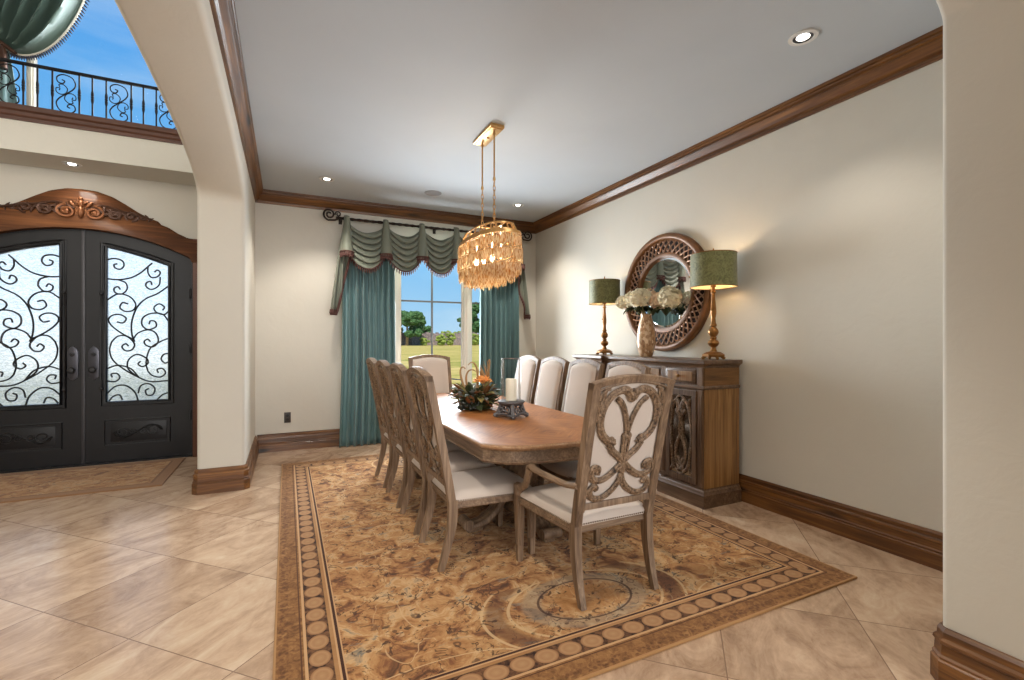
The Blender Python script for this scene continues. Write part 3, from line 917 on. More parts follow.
# iron frame of the doorway and threshold
b = MB()
R = 1.988 + 0.03; zc = 2.475 - 1.988
arc = [(DXC + 0.965 * math.cos(PI * k / 24), 0) for k in range(25)]
b.box(DXC - 0.985, DXC - 0.942, YD + 0.0, YD + 0.12, 0, 2.24); b.box(DXC + 0.942, DXC + 0.985, YD + 0.0, YD + 0.12, 0, 2.24)
b.tube([(DXC + x, YD + 0.05, zc + math.sqrt(2.02 ** 2 - x * x)) for x in [-0.965 + 1.93 * k / 24 for k in range(25)]], 0.035, 4)
b.box(DXC - 0.96, DXC + 0.96, YD - 0.01, YD + 0.12, 0, 0.018)
struct(b.build('trim_7', M['door_iron'], smooth=False), 'black iron frame around the front doors', 'door frame')

# carved wood surround with a swept crest
def crest_half(x):     # x from centre, height of the upper edge
    pts = [(0, 2.868), (0.12, 2.862), (0.25, 2.82), (0.36, 2.755), (0.48, 2.675), (0.58, 2.625), (0.655, 2.60), (0.656, 2.575), (0.74, 2.545), (0.82, 2.49), (0.885, 2.462), (0.89, 2.455), (0.93, 2.445), (1.08, 2.445)]
    for (a, za), (c_, zb) in zip(pts, pts[1:]):
        if a <= x <= c_:
            return za + (zb - za) * (x - a) / max(c_ - a, 1e-6)
    return pts[-1][1]
b = MB()
Rw = 2.0
xs = [-1.03 + 2.06 * k / 80 for k in range(81)]
bm = bmesh.new()
cols = []
for x in xs:
    lo_ = zc + math.sqrt(max(1.974 ** 2 - x * x, 0)) if abs(x) < 0.94 else 2.18
    hi_ = crest_half(abs(x))
    cols.append([bm.verts.new((DXC + x, YD + d, z)) for d in (-0.055, 0.02) for z in (lo_, hi_ - 0.03 if d < 0 else hi_)] + [bm.verts.new((DXC + x, YD - 0.035, hi_))])
for a, c_ in zip(cols, cols[1:]):
    # index: 0 front low, 1 front high, 2 back low, 3 back high, 4 upper bead
    for q in ((0, 1), (1, 4), (4, 3), (3, 2), (2, 0)):
        bm.faces.new((a[q[0]], a[q[1]], c_[q[1]], c_[q[0]]))
bm.faces.new((cols[0][0], cols[0][1], cols[0][4], cols[0][3], cols[0][2])); bm.faces.new((cols[-1][0], cols[-1][1], cols[-1][4], cols[-1][3], cols[-1][2]))
b.bm(bm)
sur = struct(b.build('trim_8', M['surround_wood_x'], angle=40), 'arched brown wooden surround with swept crest over the front doors', 'door surround')
b = MB()
for s in (-1, 1):
    b.box(DXC + (0.96 if s > 0 else -1.06), DXC + (1.06 if s > 0 else -0.96), YD - 0.045, YD + 0.01, 0, 2.445, 0.006)
b.build('jamb_casing', M['surround_wood_z'], sur)
b = MB(); oy = YD - 0.062
zo = 2.655
def spiral(b, cx, cz, r, turns, a0, dirn, rad, y=oy, shrink=0.8, n=34):
    pts = []
    for k in range(n + 1):
        t = k / n; a = a0 + dirn * turns * 2 * PI * t; rr = r * (1 - shrink * t)
        pts.append((cx + math.cos(a) * rr, y, cz + math.sin(a) * rr * 0.85))
    b.tube(pts, rad, 6)
for s in (-1, 1):
    spiral(b, DXC + s * 0.27, zo - 0.025, 0.07, 1.4, PI / 2, -s, 0.014)
    spiral(b, DXC + s * 0.42, zo - 0.03, 0.06, 1.3, -PI / 2, s, 0.012)
    for k in range(22):
        t = k / 21
        x = 0.17 + t * 0.42; z = zo - 0.01 - 0.03 * t + 0.022 * math.sin(k * 2.4)
        b.ball((DXC + s * x, oy, z), 0.042 * (1 - 0.55 * t), 1, (1.4, 0.4, 0.45), Matrix.Rotation(s * (0.6 + k), 4, 'Y').to_3x3())
    b.tube(catmull([(DXC + s * 0.05, oy, zo + 0.0), (DXC + s * 0.18, oy, zo + 0.055), (DXC + s * 0.32, oy, zo + 0.02), (DXC + s * 0.45, oy, zo - 0.005), (DXC + s * 0.60, oy, zo - 0.045)], 6), 0.012, 6)
b.build('carved_ornament', M['bronze_ornament'], sur)
b = MB()
for s in (-1, 1):
    spiral(b, DXC + s * 0.112, zo - 0.03, 0.084, 1.6, PI / 2, -s, 0.016)
    b.ball((DXC + s * 0.112, oy, zo - 0.03), 0.026, 2, (1, .6, 1))
    b.ball((DXC + s * 0.07, oy, zo + 0.05), 0.034, 2, (1.3, .4, .5), Matrix.Rotation(-s * 0.9, 4, 'Y').to_3x3())
b.ball((DXC, oy, zo + 0.055), 0.036, 2, (0.8, 0.5, 1.2)); b.ball((DXC, oy, zo - 0.03), 0.034, 2, (0.8, 0.6, 1.9)); b.ball((DXC, oy, zo + 0.108), 0.02, 2, (1, .6, 1))
for s in (-1, 1):
    b.ball((DXC + s * 0.035, oy, zo + 0.065), 0.026, 1, (1.4, 0.5, 0.5), Matrix.Rotation(-s * 0.5, 4, 'Y').to_3x3())
b.build('crest_rosette', M['copper_ornament'], sur)

# ------------------------------------------------------------------ railing on the ledge
rl = thing('balcony_railing', 'black wrought iron railing on the ledge over the front doors', 'railing', (0, 5.89, 3.46))
b = MB(); b.box(-3.69, XF - 0.005, -0.018, 0.018, 0.402, 0.425, 0.004)
b.build('top_rail', M['railing_iron'], rl)
X0 = -2.0; per = 0.4; bx = []
for k in range(-4, 4):
    for dx in (0.0, 0.196, 0.294):
        x = X0 + k * per + dx
        if -3.66 < x < XF - 0.03: bx.append(x)
for x in bx:
    b = MB()
    b.box(x - 0.006, x + 0.006, -0.006, 0.006, 0.0, 0.404)
    b.lathe([(0.006, 0.14), (0.011, 0.165), (0.013, 0.19), (0.009, 0.2), (0.015, 0.21), (0.009, 0.22), (0.013, 0.23), (0.011, 0.255), (0.006, 0.28)], (x, 0, 0), 8)
    b.build('baluster', M['railing_iron'], rl)
for k in range(-4, 4):
    xc = X0 + k * per + 0.098
    if not (-3.6 < xc < XF - 0.08): continue
    b = MB()
    def sp(pts, r=0.0055): b.tube(catmull([(xc + a, 0, 0.2 + z) for a, z in pts], 6), r, 6)
    for s in (-1, 1):
        # two large C scrolls forming an S, with small side curls
        sp([(s * 0.0, s * 0.0), (s * 0.05, s * 0.05), (s * 0.07, s * 0.10), (s * 0.045, s * 0.16), (s * -0.02, s * 0.18), (s * -0.065, s * 0.15), (s * -0.06, s * 0.105), (s * -0.025, s * 0.095), (s * -0.01, s * 0.12), (s * -0.03, s * 0.13)])
        sp([(0, 0), (s * 0.04, s * 0.01), (s * 0.07, s * -0.01), (s * 0.07, s * -0.045), (s * 0.045, s * -0.045), (s * 0.05, s * -0.025)], 0.0045)
        sp([(0, 0), (s * 0.01, s * 0.05), (s * -0.02, s * 0.085), (s * -0.05, s * 0.08), (s * -0.045, s * 0.055)], 0.0045)
    b.ball((xc, 0, 0.2), 0.012, 1)
    b.build('scroll_panel', M['railing_iron'], rl)

# ------------------------------------------------------------------ swept curtain over the ledge
cu = thing('curtain', 'green silk curtain tied back beside the high foyer window', 'curtain', (0, 6.12, 0))
tie = Vector((-2.46, 0, 4.13))
def sweep_curtain(u, v):
    # u across 0 (left) to 1 (right edge), v 0 at the tie to 1 at the top
    A = Vector((-2.95 + 1.16 * u, 0, 5.42))
    P0 = tie + Vector((0.02 * u, 0, -0.03 * u))
    c1 = P0 + Vector((-0.30 + 0.66 * u ** 1.2, 0, 0.30 - 0.56 * u ** 1.5))
    c2 = Vector((A.x + 0.05 * u, 0, 4.9 - 0.30 * u))
    p = P0 * (1 - v) ** 3 + c1 * 3 * v * (1 - v) ** 2 + c2 * 3 * v * v * (1 - v) + A * v ** 3
    amp = 0.02 + 0.085 * min(1, v * 2.2)
    f = abs(math.sin(u * 8.5 * PI + 0.5 * math.sin(3 * v)))
    return (p.x, -amp * (1 - f ** 0.7) * 1.6 + 0.02 - 0.05 * math.sin(PI * min(1, v * 1.4)), p.z + 0.012 * math.sin(u * 13 * PI) * v)
b = MB(); b.grid(sweep_curtain, 110, 40)
b.build('drape', M['silk_green'], cu, solid=0.006, angle=80)
def tail(u, v):
    x = -2.46 + (u - 0.5) * (0.10 + 0.20 * v ** 0.7); z = 4.12 - 0.58 * v
    return (x - 0.02 * v, 0.03 * math.sin(u * 5 * PI) * (0.3 + v), z - 0.05 * abs(math.sin(u * 2 * PI)) * v)
b = MB(); b.grid(tail, 50, 16)
b.build('tail', M['silk_teal'], cu, solid=0.006, angle=80)
b = MB()
edge = [sweep_curtain(1.0, k / 60) for k in range(61)]
b.tube(edge, 0.011, 6)
b.build('edging', M['curtain_lining'], cu)
b = MB()
for k in range(2, 60):
    p = Vector(edge[k]); q = Vector(edge[k + 1]) - Vector(edge[k - 1]); nrm = Vector((q.z, 0, -q.x)).normalized()
    d = (nrm * 0.7 + Vector((0, 0, -0.5))).normalized()
    b.tube([p, p + d * 0.02, p + d * 0.05], [0.004, 0.011, 0.003], 5)
b.build('tassel_trim', M['tassel_dark'], cu)
b = MB(); b.tube(catmull([tie + Vector((-0.1, -0.04, 0.06)), tie + Vector((0, -0.07, 0.0)), tie + Vector((0.10, -0.06, -0.07)), tie + Vector((0.12, -0.02, -0.08))], 6), 0.018, 8)
b.tube([tie + Vector((0.05, -0.075, -0.05)), tie + Vector((0.055, -0.075, -0.12)), tie + Vector((0.055, -0.075, -0.27))], [0.012, 0.03, 0.036], 10)
b.build('tie_back', M['bronze_ornament'], cu)

# ------------------------------------------------------------------ dining window drapery
rod = thing('curtain_rod', 'dark iron curtain rod with scrolled ends under the crown moulding', 'curtain rod', (0, 6.08, 2.80))
b = MB()
pts = [(0.54 + (3.09 - 0.54) * k / 120, 0, 0) for k in range(121)]
b.tube(pts, [0.017 + 0.003 * math.sin(k * 1.6) for k in range(121)], 8)
b.build('pole', M['rod_iron'], rod)
for s, x in ((-1, 0.55), (1, 3.08)):
    b = MB()
    pts = []
    for k in range(44):
        t = k / 43; a = -PI * 0.45 + t * 3.3 * PI; r = 0.072 * (1 - 0.78 * t)
        pts.append((x + s * (0.085 + math.cos(a) * r), 0, 0.035 + math.sin(a) * r))
    b.tube([(x - s * 0.03, 0, 0.0), (x + s * 0.02, 0, -0.03)] + pts, 0.011, 8)
    pts = []
    for k in range(26):
        t = k / 25; a = PI * 1.1 - t * 2.4 * PI; r = 0.036 * (1 - 0.7 * t)
        pts.append((x + s * (-0.015 - math.cos(a) * r), 0, 0.045 + math.sin(a) * r))
    b.tube(pts, 0.008, 6)
    b.build('finial', M['rod_iron'], rod)
for x in (0.60, 1.80, 3.03):
    b = MB(); b.tube([(x, 0, -0.012), (x, 0.06, -0.012), (x, 0.118, -0.012)], 0.008, 6); b.box(x - 0.02, x + 0.02, 0.112, 0.12, -0.05, 0.03, 0.003)
    b.build('bracket', M['rod_iron'], rod)

def panel(x0, x1, label, seed, flare=0.0):
    o = thing('curtain', label, 'curtain', ((x0 + x1) / 2, 6.087, 0.0), group=None)
    w = (x1 - x0)
    rnd = random.Random(seed); ph = [rnd.uniform(0, 6.28) for _ in range(4)]
    n = 8.5
    def f(u, v):
        z = 0.004 + v * 2.62
        uu = u - 0.5
        wid = w * (0.94 + 0.06 * (1 - v) ** 2)
        sway = 0.022 * math.sin(2.2 * (1 - v) + ph[0]) * (1 - v)
        fold = math.sin(2 * PI * n * u + 0.5 * math.sin(3 * v + ph[1]) + 0.9 * math.sin(2 * PI * u + ph[2]))
        a = 0.044 + 0.010 * math.sin(2 * PI * u * 2 + ph[3])
        y = -a * math.copysign(abs(fold) ** 0.75, fold)
        x = uu * wid + sway + 0.012 * math.cos(2 * PI * n * u)
        return (x, y, z)
    b = MB(); b.grid(f, 190, 34)
    b.build('drape', M['silk_teal'], o, solid=0.005, angle=80)
    return o
panel(0.575, 1.275, 'floor length teal silk curtain to the left of the dining window', 3)
panel(2.385, 3.04, 'floor length teal silk curtain behind the chairs, right of the dining window', 8)

val = thing('valance', 'sage green swagged valance with tassel trim over the dining window', 'valance', (0, 6.03, 2.79))
bells = [0.655, 1.12, 1.58, 2.045, 2.51, 2.975]
def swag(xa, xb, ph):
    w = xb - xa
    def f(u, v):
        sag = 4 * u * (1 - u)
        sag = sag ** 0.85
        z = -0.02 - 0.36 * v - sag * (0.13 + 0.08 * v)
        k = v * 5.6 + 0.25 * math.sin(5 * u + ph)
        fold = abs(math.sin(PI * k))
        env = 0.35 + 0.65 * sag
        y = -0.02 - 0.055 * env * (1 - (1 - fold) ** 1.6) - 0.03 * v * sag
        z -= 0.028 * env * fold
        return (xa + w * u, y, z)
    b = MB(); b.grid(f, 36, 70)
    sw = b.build('swag', M['silk_sage'], val, solid=0.005, angle=80)
    b = MB()
    ed = [f(k / 36, 1.0) for k in range(37)]
    b.tube([(p[0], p[1] - 0.004, p[2]) for p in ed], 0.009, 6)
    for k in range(0, 37, 2):
        p = ed[k]
        b.tube([(p[0], p[1], p[2]), (p[0], p[1], p[2] - 0.022), (p[0], p[1], p[2] - 0.055)], [0.004, 0.011, 0.004], 5)
    b.build('tassel_trim', M['tassel_brown'], sw)
for i, (xa, xb) in enumerate(zip(bells, bells[1:])): swag(xa, xb, i * 1.3)
for i, xb in enumerate(bells):
    def f(u, v, xb=xb):
        hw = 0.026 + 0.050 * v ** 0.8
        a = (u - 0.5) * PI
        return (xb + math.sin(a) * hw, -0.045 - math.cos(a) * (0.05 + 0.045 * v), 0.015 - 0.475 * v)
    b = MB(); b.grid(f, 16, 14)
    b.tube([(xb - 0.02, -0.02, 0.02), (xb, -0.065, 0.012), (xb + 0.02, -0.02, 0.02)], 0.014, 6)
    bl = b.build('bell', M['silk_sage'], val, solid=0.005, angle=80)
    b = MB()
    ed = [f(k / 12, 1.0) for k in range(13)]
    b.tube([(p[0], p[1] - 0.004, p[2] + 0.045) for p in ed], 0.010, 6)
    b.tube([(p[0], p[1] - 0.004, p[2]) for p in ed], 0.008, 6)
    for k in range(13):
        p = ed[k]
        b.tube([(p[0], p[1] - 0.004, p[2] + 0.035), (p[0], p[1] - 0.006, p[2] + 0.01), (p[0], p[1] - 0.004, p[2] - 0.03)], [0.006, 0.011, 0.004], 5)
    b.build('tassel_trim', M['tassel_brown'], bl)
for s, xo, nm in ((-1, 0.66, 'l'), (1, 2.975, 'r')):
    # cascading tail: short inside, long outside, with a zig-zag of folds
    def f(u, v, s=s, xo=xo):
        ln = 0.46 + 0.66 * min(1.0, u * 1.55)
        sp = 0.05 + 0.17 * v ** 0.8
        z = 0.0 - ln * v
        return (xo - s * 0.05 + s * (0.02 + sp * u), -0.015 - 0.035 * math.sin(u * 5 * PI) * (0.4 + 0.6 * v), z)
    b = MB(); b.grid(f, 50, 26)
    tl = b.build('tail', M['silk_sage'], val, solid=0.005, angle=80)
    b = MB()
    ed = [f(k / 26, 1.0) for k in range(27)]
    b.tube([(p[0], p[1] - 0.006, p[2]) for p in ed], 0.012, 6)
    for k in range(27):
        p = ed[k]
        b.tube([p, (p[0], p[1] - 0.008, p[2] - 0.022), (p[0], p[1] - 0.006, p[2] - 0.06)], [0.005, 0.014, 0.004], 5)
    b.build('tassel_trim', M['tassel_brown'], tl)
# ------------------------------------------------------------------ rugs
RX0, RX1, RY0, RY1 = -0.05, 2.815, 1.50, 5.48
RUGZ = 0.012
def rug(name, cx, cy, w, l, mat, label, rz=0):
    b = MB(); b.box(-w / 2, w / 2, -l / 2, l / 2, 0, RUGZ, 0.004)
    o = b.build(name, M[mat], smooth=False)
    o.location = (cx, cy, 0.0005); o.rotation_euler.z = rz
    return tag(o, label, 'rug')
rug('dining_rug', (RX0 + RX1) / 2, (RY0 + RY1) / 2, RX1 - RX0, RY1 - RY0, 'rug_weave', 'large gold and brown patterned wool rug under the dining table')
rug('entry_rug', -2.06, 5.70, 2.1, 1.08, 'entry_rug_weave', 'tan woven mat in front of the black iron doors')

# ------------------------------------------------------------------ dining chairs
# local frame: seat faces +y, origin on the rug under the seat centre
ORN = [  # left half of the carved back: (u, v) with u -1..1 across, v 0..1 up
 ([(-0.03,0.865),(-0.14,0.925),(-0.32,0.95),(-0.60,0.925),(-0.80,0.84),(-0.85,0.72),(-0.76,0.61),(-0.56,0.535),(-0.36,0.505)], 0.022),
 ([(0.0,0.56),(-0.06,0.66),(-0.14,0.74),(-0.28,0.83),(-0.46,0.885)], 0.016),
 ([(-0.50,0.50),(-0.36,0.43),(-0.19,0.385),(0.0,0.325),(0.27,0.245),(0.55,0.195),(0.80,0.205),(0.93,0.26),(0.86,0.315),(0.72,0.295),(0.74,0.25)], 0.020),
 ([(-0.06,0.56),(-0.05,0.46),(-0.02,0.36),(0.02,0.26),(-0.08,0.15),(-0.30,0.07),(-0.58,0.03),(-0.82,0.05),(-0.90,0.11),(-0.80,0.15),(-0.70,0.115)], 0.018),
 ([(-0.96,0.74),(-0.97,0.86),(-0.93,0.95),(-0.80,0.985),(-0.70,0.985)], 0.010),
 ([(-0.95,0.86),(-0.86,0.90),(-0.80,0.985)], 0.008),
 ([(-0.34,0.49),(-0.44,0.545),(-0.52,0.545)], 0.012),
 ([(-0.10,0.91),(-0.04,0.86),(0.03,0.86),(0.06,0.90),(0.02,0.935),(-0.04,0.92)], 0.013),
]
SEAT_B, SEAT_T = 0.345, 0.388
def make_chair(name, label, arms, rw, fw, ry_foot, ry_rail, ry_top, fy, htop):
    """rw/fw: half width between rear/front leg centres"""
    W = 'weathered_wood_'
    t = thing(name, label, 'chair')
    zt = htop
    def back_y(z):                # centre line of the leaning back
        k = (z - SEAT_B) / (zt - SEAT_B)
        return ry_rail + (ry_top - ry_rail) * (0.85 * k + 0.15 * k * k)
    def rw_at(z): return rw * (1.0 + 0.0 * (z - SEAT_B) / (zt - SEAT_B))
    # rear legs, sabre curved
    for s in (-1, 1):
        pts = catmull([(s * rw, ry_foot, 0.0), (s * rw, ry_foot + 0.035, 0.12), (s * rw, ry_rail - 0.005, 0.25), (s * rw, ry_rail, SEAT_T)], 5)
        b = MB()
        sec = []
        for p in pts:
            h = 0.017 + 0.008 * min(1, p.z / 0.3)
            sec.append((p, h))
        vs = []; fs = []
        for p, h in sec:
            vs += [(p.x - h * .85, p.y - h, p.z), (p.x + h * .85, p.y - h, p.z), (p.x + h * .85, p.y + h, p.z), (p.x - h * .85, p.y + h, p.z)]
        for i in range(len(sec) - 1):
            for k in range(4): fs.append((i * 4 + k, i * 4 + (k + 1) % 4, i * 4 + 4 + (k + 1) % 4, i * 4 + 4 + k))
        fs += [(3, 2, 1, 0), tuple((len(sec) - 1) * 4 + k for k in range(4))]
        b.add(vs, fs); b.build('leg', M[W + 'z'], t, angle=50)
    # front legs, tapered and fluted
    for s in (-1, 1):
        b = MB()
        for (z0, z1, h0, h1) in ((0.0, 0.025, 0.014, 0.017), (0.025, 0.33, 0.016, 0.024), (0.33, SEAT_T, 0.026, 0.026)):
            vs = []
            for z, h in ((z0, h0), (z1, h1)):
                vs += [(s * fw - h, fy - h, z), (s * fw + h, fy - h, z), (s * fw + h, fy + h, z), (s * fw - h, fy + h, z)]
            b.add(vs, [(0, 1, 5, 4), (1, 2, 6, 5), (2, 3, 7, 6), (3, 0, 4, 7), (3, 2, 1, 0), (4, 5, 6, 7)])
        for dx in (-0.007, 0.007):
            b.box(s * fw + dx - 0.0025, s * fw + dx + 0.0025, fy - 0.0245, fy - 0.018, 0.10, 0.31)
            b.box(s * fw + s * 0.0165, s * fw + s * 0.0235, fy + dx - 0.0025, fy + dx + 0.0025, 0.10, 0.31)
        b.build('leg', M[W + 'z'], t, smooth=False)
    # seat rails with a moulded lower lip, front rail slightly bowed
    b = MB()
    out = [(-rw - 0.012, ry_rail + 0.0), (rw + 0.012, ry_rail + 0.0)] + [(fw + 0.012 - (2 * fw + 0.024) * k / 10, fy + 0.012 + 0.02 * math.sin(PI * k / 10)) for k in range(11)]
    b.prism(out, lambda x, y, d: (x, y, d), SEAT_B, SEAT_T - 0.010, 0.004)
    out2 = [(x * 1.02, y * 1.015) for x, y in out]
    b.prism(out2, lambda x, y, d: (x, y, d), SEAT_B - 0.006, SEAT_B + 0.012, 0.004)
    b.build('seat_frame', M[W + 'x'], t, angle=40)
    # cushion
    def seatf(u, v):
        # rounded block: v from rim bottom over the top
        a = u * 2 * PI
        return None
    b = MB()
    n = 14
    def sx(y):
        k = (y - ry_rail) / (fy - ry_rail); return (rw + (fw - rw) * k) + 0.008
    rows = 16
    def top(u, v):
        y = ry_rail - 0.004 + (fy + 0.012 - ry_rail + 0.004) * v
        x = (u - 0.5) * 2 * sx(y)
        y2 = y + (0.02 * math.cos(x / fw * PI / 2) * v if v > 0.4 else 0)
        ed = min(min(u, 1 - u) * 2 * fw, min(v, 1 - v) * (fy - ry_rail))
        e = min(1, ed / 0.055); rim = math.sqrt(max(0, 1 - (1 - e) ** 2))
        return (x, y2, SEAT_T + 0.008 + 0.030 * rim + 0.018 * math.sin(PI * u) * math.sin(PI * v))
    b.grid(top, 20, 20)
    k = 21
    lowv = []
    ring = [i for i in range(k)] + [j * k + 20 for j in range(1, k)] + [20 * k + i for i in range(19, -1, -1)] + [j * k for j in range(19, 0, -1)]
    o0 = len(b.v)
    for i in ring: p = b.v[i]; b.v.append((p[0], p[1], SEAT_T - 0.014))
    for a_ in range(len(ring)):
        c_ = (a_ + 1) % len(ring)
        b.f.append((ring[a_], ring[c_], o0 + c_, o0 + a_))
    b.f.append(tuple(o0 + i for i in range(len(ring))))
    seat = b.build('seat', M['linen'], t, angle=70)
    # nail trim round the lower edge of the cushion
    b = MB()
    def nails(p, q):
        p = Vector(p); q = Vector(q); L = (q - p).length; m = int(L / 0.0135)
        for i in range(m + 1):
            c_ = p + (q - p) * (i / max(m, 1))
            b.ball(c_, 0.0046, 1)
    zn = SEAT_T - 0.006
    nails((-rw - .008, ry_rail + 0.02, zn), (-fw - 0.010, fy - 0.01, zn)); nails((rw + .008, ry_rail + 0.02, zn), (fw + 0.010, fy - 0.01, zn))
    nails((-rw + 0.02, ry_rail - 0.006, zn), (rw - 0.02, ry_rail - 0.006, zn)); nails((-fw + .02, fy + 0.016, zn), (fw - .02, fy + 0.016, zn))
    tag_k = b.build('nail_trim', M['nailhead'], t, angle=80); tag_k['kind'] = 'stuff'
    # back: stiles, arched top rail, bottom rail
    b = MB()
    arch = 0.035 if arms else 0.042
    zs = [SEAT_T - 0.005 + (zt - 0.03 - SEAT_T + 0.005) * i / 10 for i in range(11)]
    for s in (-1, 1):
        vs = []; fs = []
        for z in zs:
            y = back_y(z); h = 0.022
            x = s * rw_at(z)
            vs += [(x - 0.019, y - h, z), (x + 0.019, y - h, z), (x + 0.019, y + h, z), (x - 0.019, y + h, z)]
        for i in range(len(zs) - 1):
            for q in range(4): fs.append((i * 4 + q, i * 4 + (q + 1) % 4, i * 4 + 4 + (q + 1) % 4, i * 4 + 4 + q))
        fs += [(3, 2, 1, 0), tuple((len(zs) - 1) * 4 + q for q in range(4))]
        b.add(vs, fs)
        # bead along the inner edge
        b.tube([(s * (rw_at(z) - 0.022), back_y(z) - 0.016, z) for z in zs[1:]], 0.006, 5)
    n = 16
    vs = []; fs = []
    for i in range(n + 1):
        u = -1 + 2 * i / n
        zt_ = zt - 0.03 + arch * (1 - u * u); zb_ = zt_ - 0.034
        x = u * (rw_at(zt) + 0.019)
        yt, yb_ = back_y(zt_), back_y(zb_)
        vs += [(x, yb_ - 0.022, zb_), (x, yt - 0.026, zt_ - 0.006), (x, yt - 0.012, zt_), (x, yt + 0.018, zt_), (x, yb_ + 0.022, zb_)]
    for i in range(n):
        for q in range(5): fs.append((i * 5 + q, i * 5 + (q + 1) % 5, i * 5 + 5 + (q + 1) % 5, i * 5 + 5 + q))
    fs += [(0, 1, 2, 3, 4), tuple(n * 5 + q for q in (4, 3, 2, 1, 0))]
    b.add(vs, fs)
    b.tube([(u * (rw - 0.02), back_y(zt - 0.064 + arch * (1 - u * u)) - 0.018, zt - 0.067 + arch * (1 - u * u)) for u in [-1 + i / 8 for i in range(17)]], 0.006, 5)
    zb0 = SEAT_T + 0.075
    yb0 = back_y(zb0 + 0.015)
    b.box(-rw + 0.01, rw - 0.01, yb0 - 0.020, yb0 + 0.020, zb0, zb0 + 0.032, 0.004)
    bf = b.build('back_frame', M[W + 'z'], t, angle=40)
    # upholstered back panel, puffed towards the sitter
    z0, z1 = zb0 + 0.028, zt - 0.064
    def ptop(u): return z1 + arch * (1 - u * u)
    def backf(front):
        def f(u, v):
            uu = -1 + 2 * u
            zz = z0 + (ptop(uu) - z0) * v
            x = uu * (rw_at(zz) - 0.012)
            e = min(1, min(min(u, 1 - u) * 2 * rw, min(v, 1 - v) * (z1 - z0)) / 0.05)
            rim = math.sqrt(max(0, 1 - (1 - e) ** 2))
            y = back_y(zz) + (0.016 + 0.022 * rim + 0.008 * math.sin(PI * u) if front else -0.006)
            return (x, y, zz)
        return f
    b = MB(); b.grid(backf(True), 18, 26); b.grid(backf(False), 18, 26)
    k = 19; o1 = k * 27
    ring = [i for i in range(k)] + [j * k + 18 for j in range(1, 27)] + [26 * k + i for i in range(17, -1, -1)] + [j * k for j in range(25, 0, -1)]
    for a_ in range(len(ring)):
        c_ = (a_ + 1) % len(ring)
        b.f.append((ring[a_], ring[c_], o1 + ring[c_], o1 + ring[a_]))
    b.build('back_cushion', M['linen'], t, angle=70)
    # seat back below the rail: linen strip behind
    # carved scrollwork on the rear of the back
    b = MB()
    hw = rw - 0.024
    def bp(u, v):
        z = z0 + 0.004 + (ptop(u) - z0 - 0.01) * v
        return Vector((u * hw * rw_at(z) / rw, back_y(z) - 0.015, z))
    for pts, wd in ORN:
        for m in (-1, 1):
            c_ = catmull([bp(m * u, v) + Vector((0, -0.002 * (m > 0), 0)) for u, v in pts], 6)
            b.tube(c_, wd * 0.92, 8, flat=((0, 1, 0.2), 0.45))
            b.tube([p + Vector((0, -wd * 0.40, 0)) for p in c_], [wd * (0.26 + 0.10 * (i % 2)) for i in range(len(c_))], 5)
    b.ball(bp(0, 0.555), 0.024, 2, (1.3, 0.55, 0.8)); b.ball(bp(0, 0.90), 0.018, 2, (1, 0.6, 0.8))
    b.build('carved_scrollwork', M['carved_wood'], t, angle=60)
    if arms:
        for s in (-1, 1):
            za = 0.585
            b = MB()
            x0, x1 = s * (rw_at(za) + 0.012), s * (fw + 0.004)
            pts = catmull([(x0, back_y(za) + 0.0, za), (x0 + (x1 - x0) * .4, back_y(za) + 0.12, za - 0.012), (x1, fy - 0.22, za - 0.002), (x1, fy - 0.155, za + 0.006), (x1, fy - 0.125, za - 0.012)], 6)
            b.tube(pts, 0.022, 8, flat=((0, 0, 1), 0.72))
            ar = b.build('arm', M[W + 'y'], t, angle=60)
            b = MB()
            pts = catmull([(x1, fy - 0.135, za - 0.01), (x1, fy - 0.120, 0.54), (x1, fy - 0.085, 0.475), (x1, fy - 0.03, 0.440), (x1, fy + 0.022, 0.436)], 6)
            b.tube(pts, 0.024, 8, flat=((1, 0, 0), 0.8))
            b.box(x1 - 0.022, x1 + 0.022, fy - 0.022, fy + 0.028, SEAT_T - 0.02, 0.452, 0.006)
            b.build('arm_support', M[W + 'z'], t, angle=60)
    return t
arm0 = make_chair('dining_armchair', 'linen dining armchair with carved back, at the near end of the table', True, 0.225, 0.275, -0.275, -0.215, -0.385, 0.30, 1.125)
arm0.location = (1.505, 2.165, RUGZ); arm0['group'] = 'armchairs at the table ends'
dup(arm0, (1.51, 5.02, RUGZ), PI, 'tan linen dining armchair at the far end of the table, before the window', 'armchairs at the table ends')
side0 = make_chair('dining_chair', 'x', False, 0.208, 0.236, -0.285, -0.215, -0.365, 0.275, 1.125)
gl = 'side chairs along the left of the table'; gr = 'side chairs along the right of the table'
LL = ['carved back dining chair on the left side, nearest the camera', 'carved back dining chair on the left side, second from the camera',
      'carved back dining chair on the left side, third from the camera', 'carved back dining chair on the left side, nearest the curtain']
RL = ['linen dining chair on the sideboard side, partly hidden behind the near armchair', 'linen dining chair on the sideboard side, second from the near end',
      'linen dining chair on the sideboard side, third from the near end', 'linen dining chair on the sideboard side, farthest, behind the glass candle holder']
side0.location = (1.062, 2.755, RUGZ); side0.rotation_euler.z = -PI / 2; side0['label'] = LL[0]; side0['group'] = gl
for y, l in zip((3.31, 3.865, 4.42), LL[1:]): dup(side0, (1.062, y, RUGZ), -PI / 2, l, gl)
for y, l in zip((2.85, 3.395, 3.93, 4.455), RL): dup(side0, (1.985, y, RUGZ), PI / 2, l, gr)

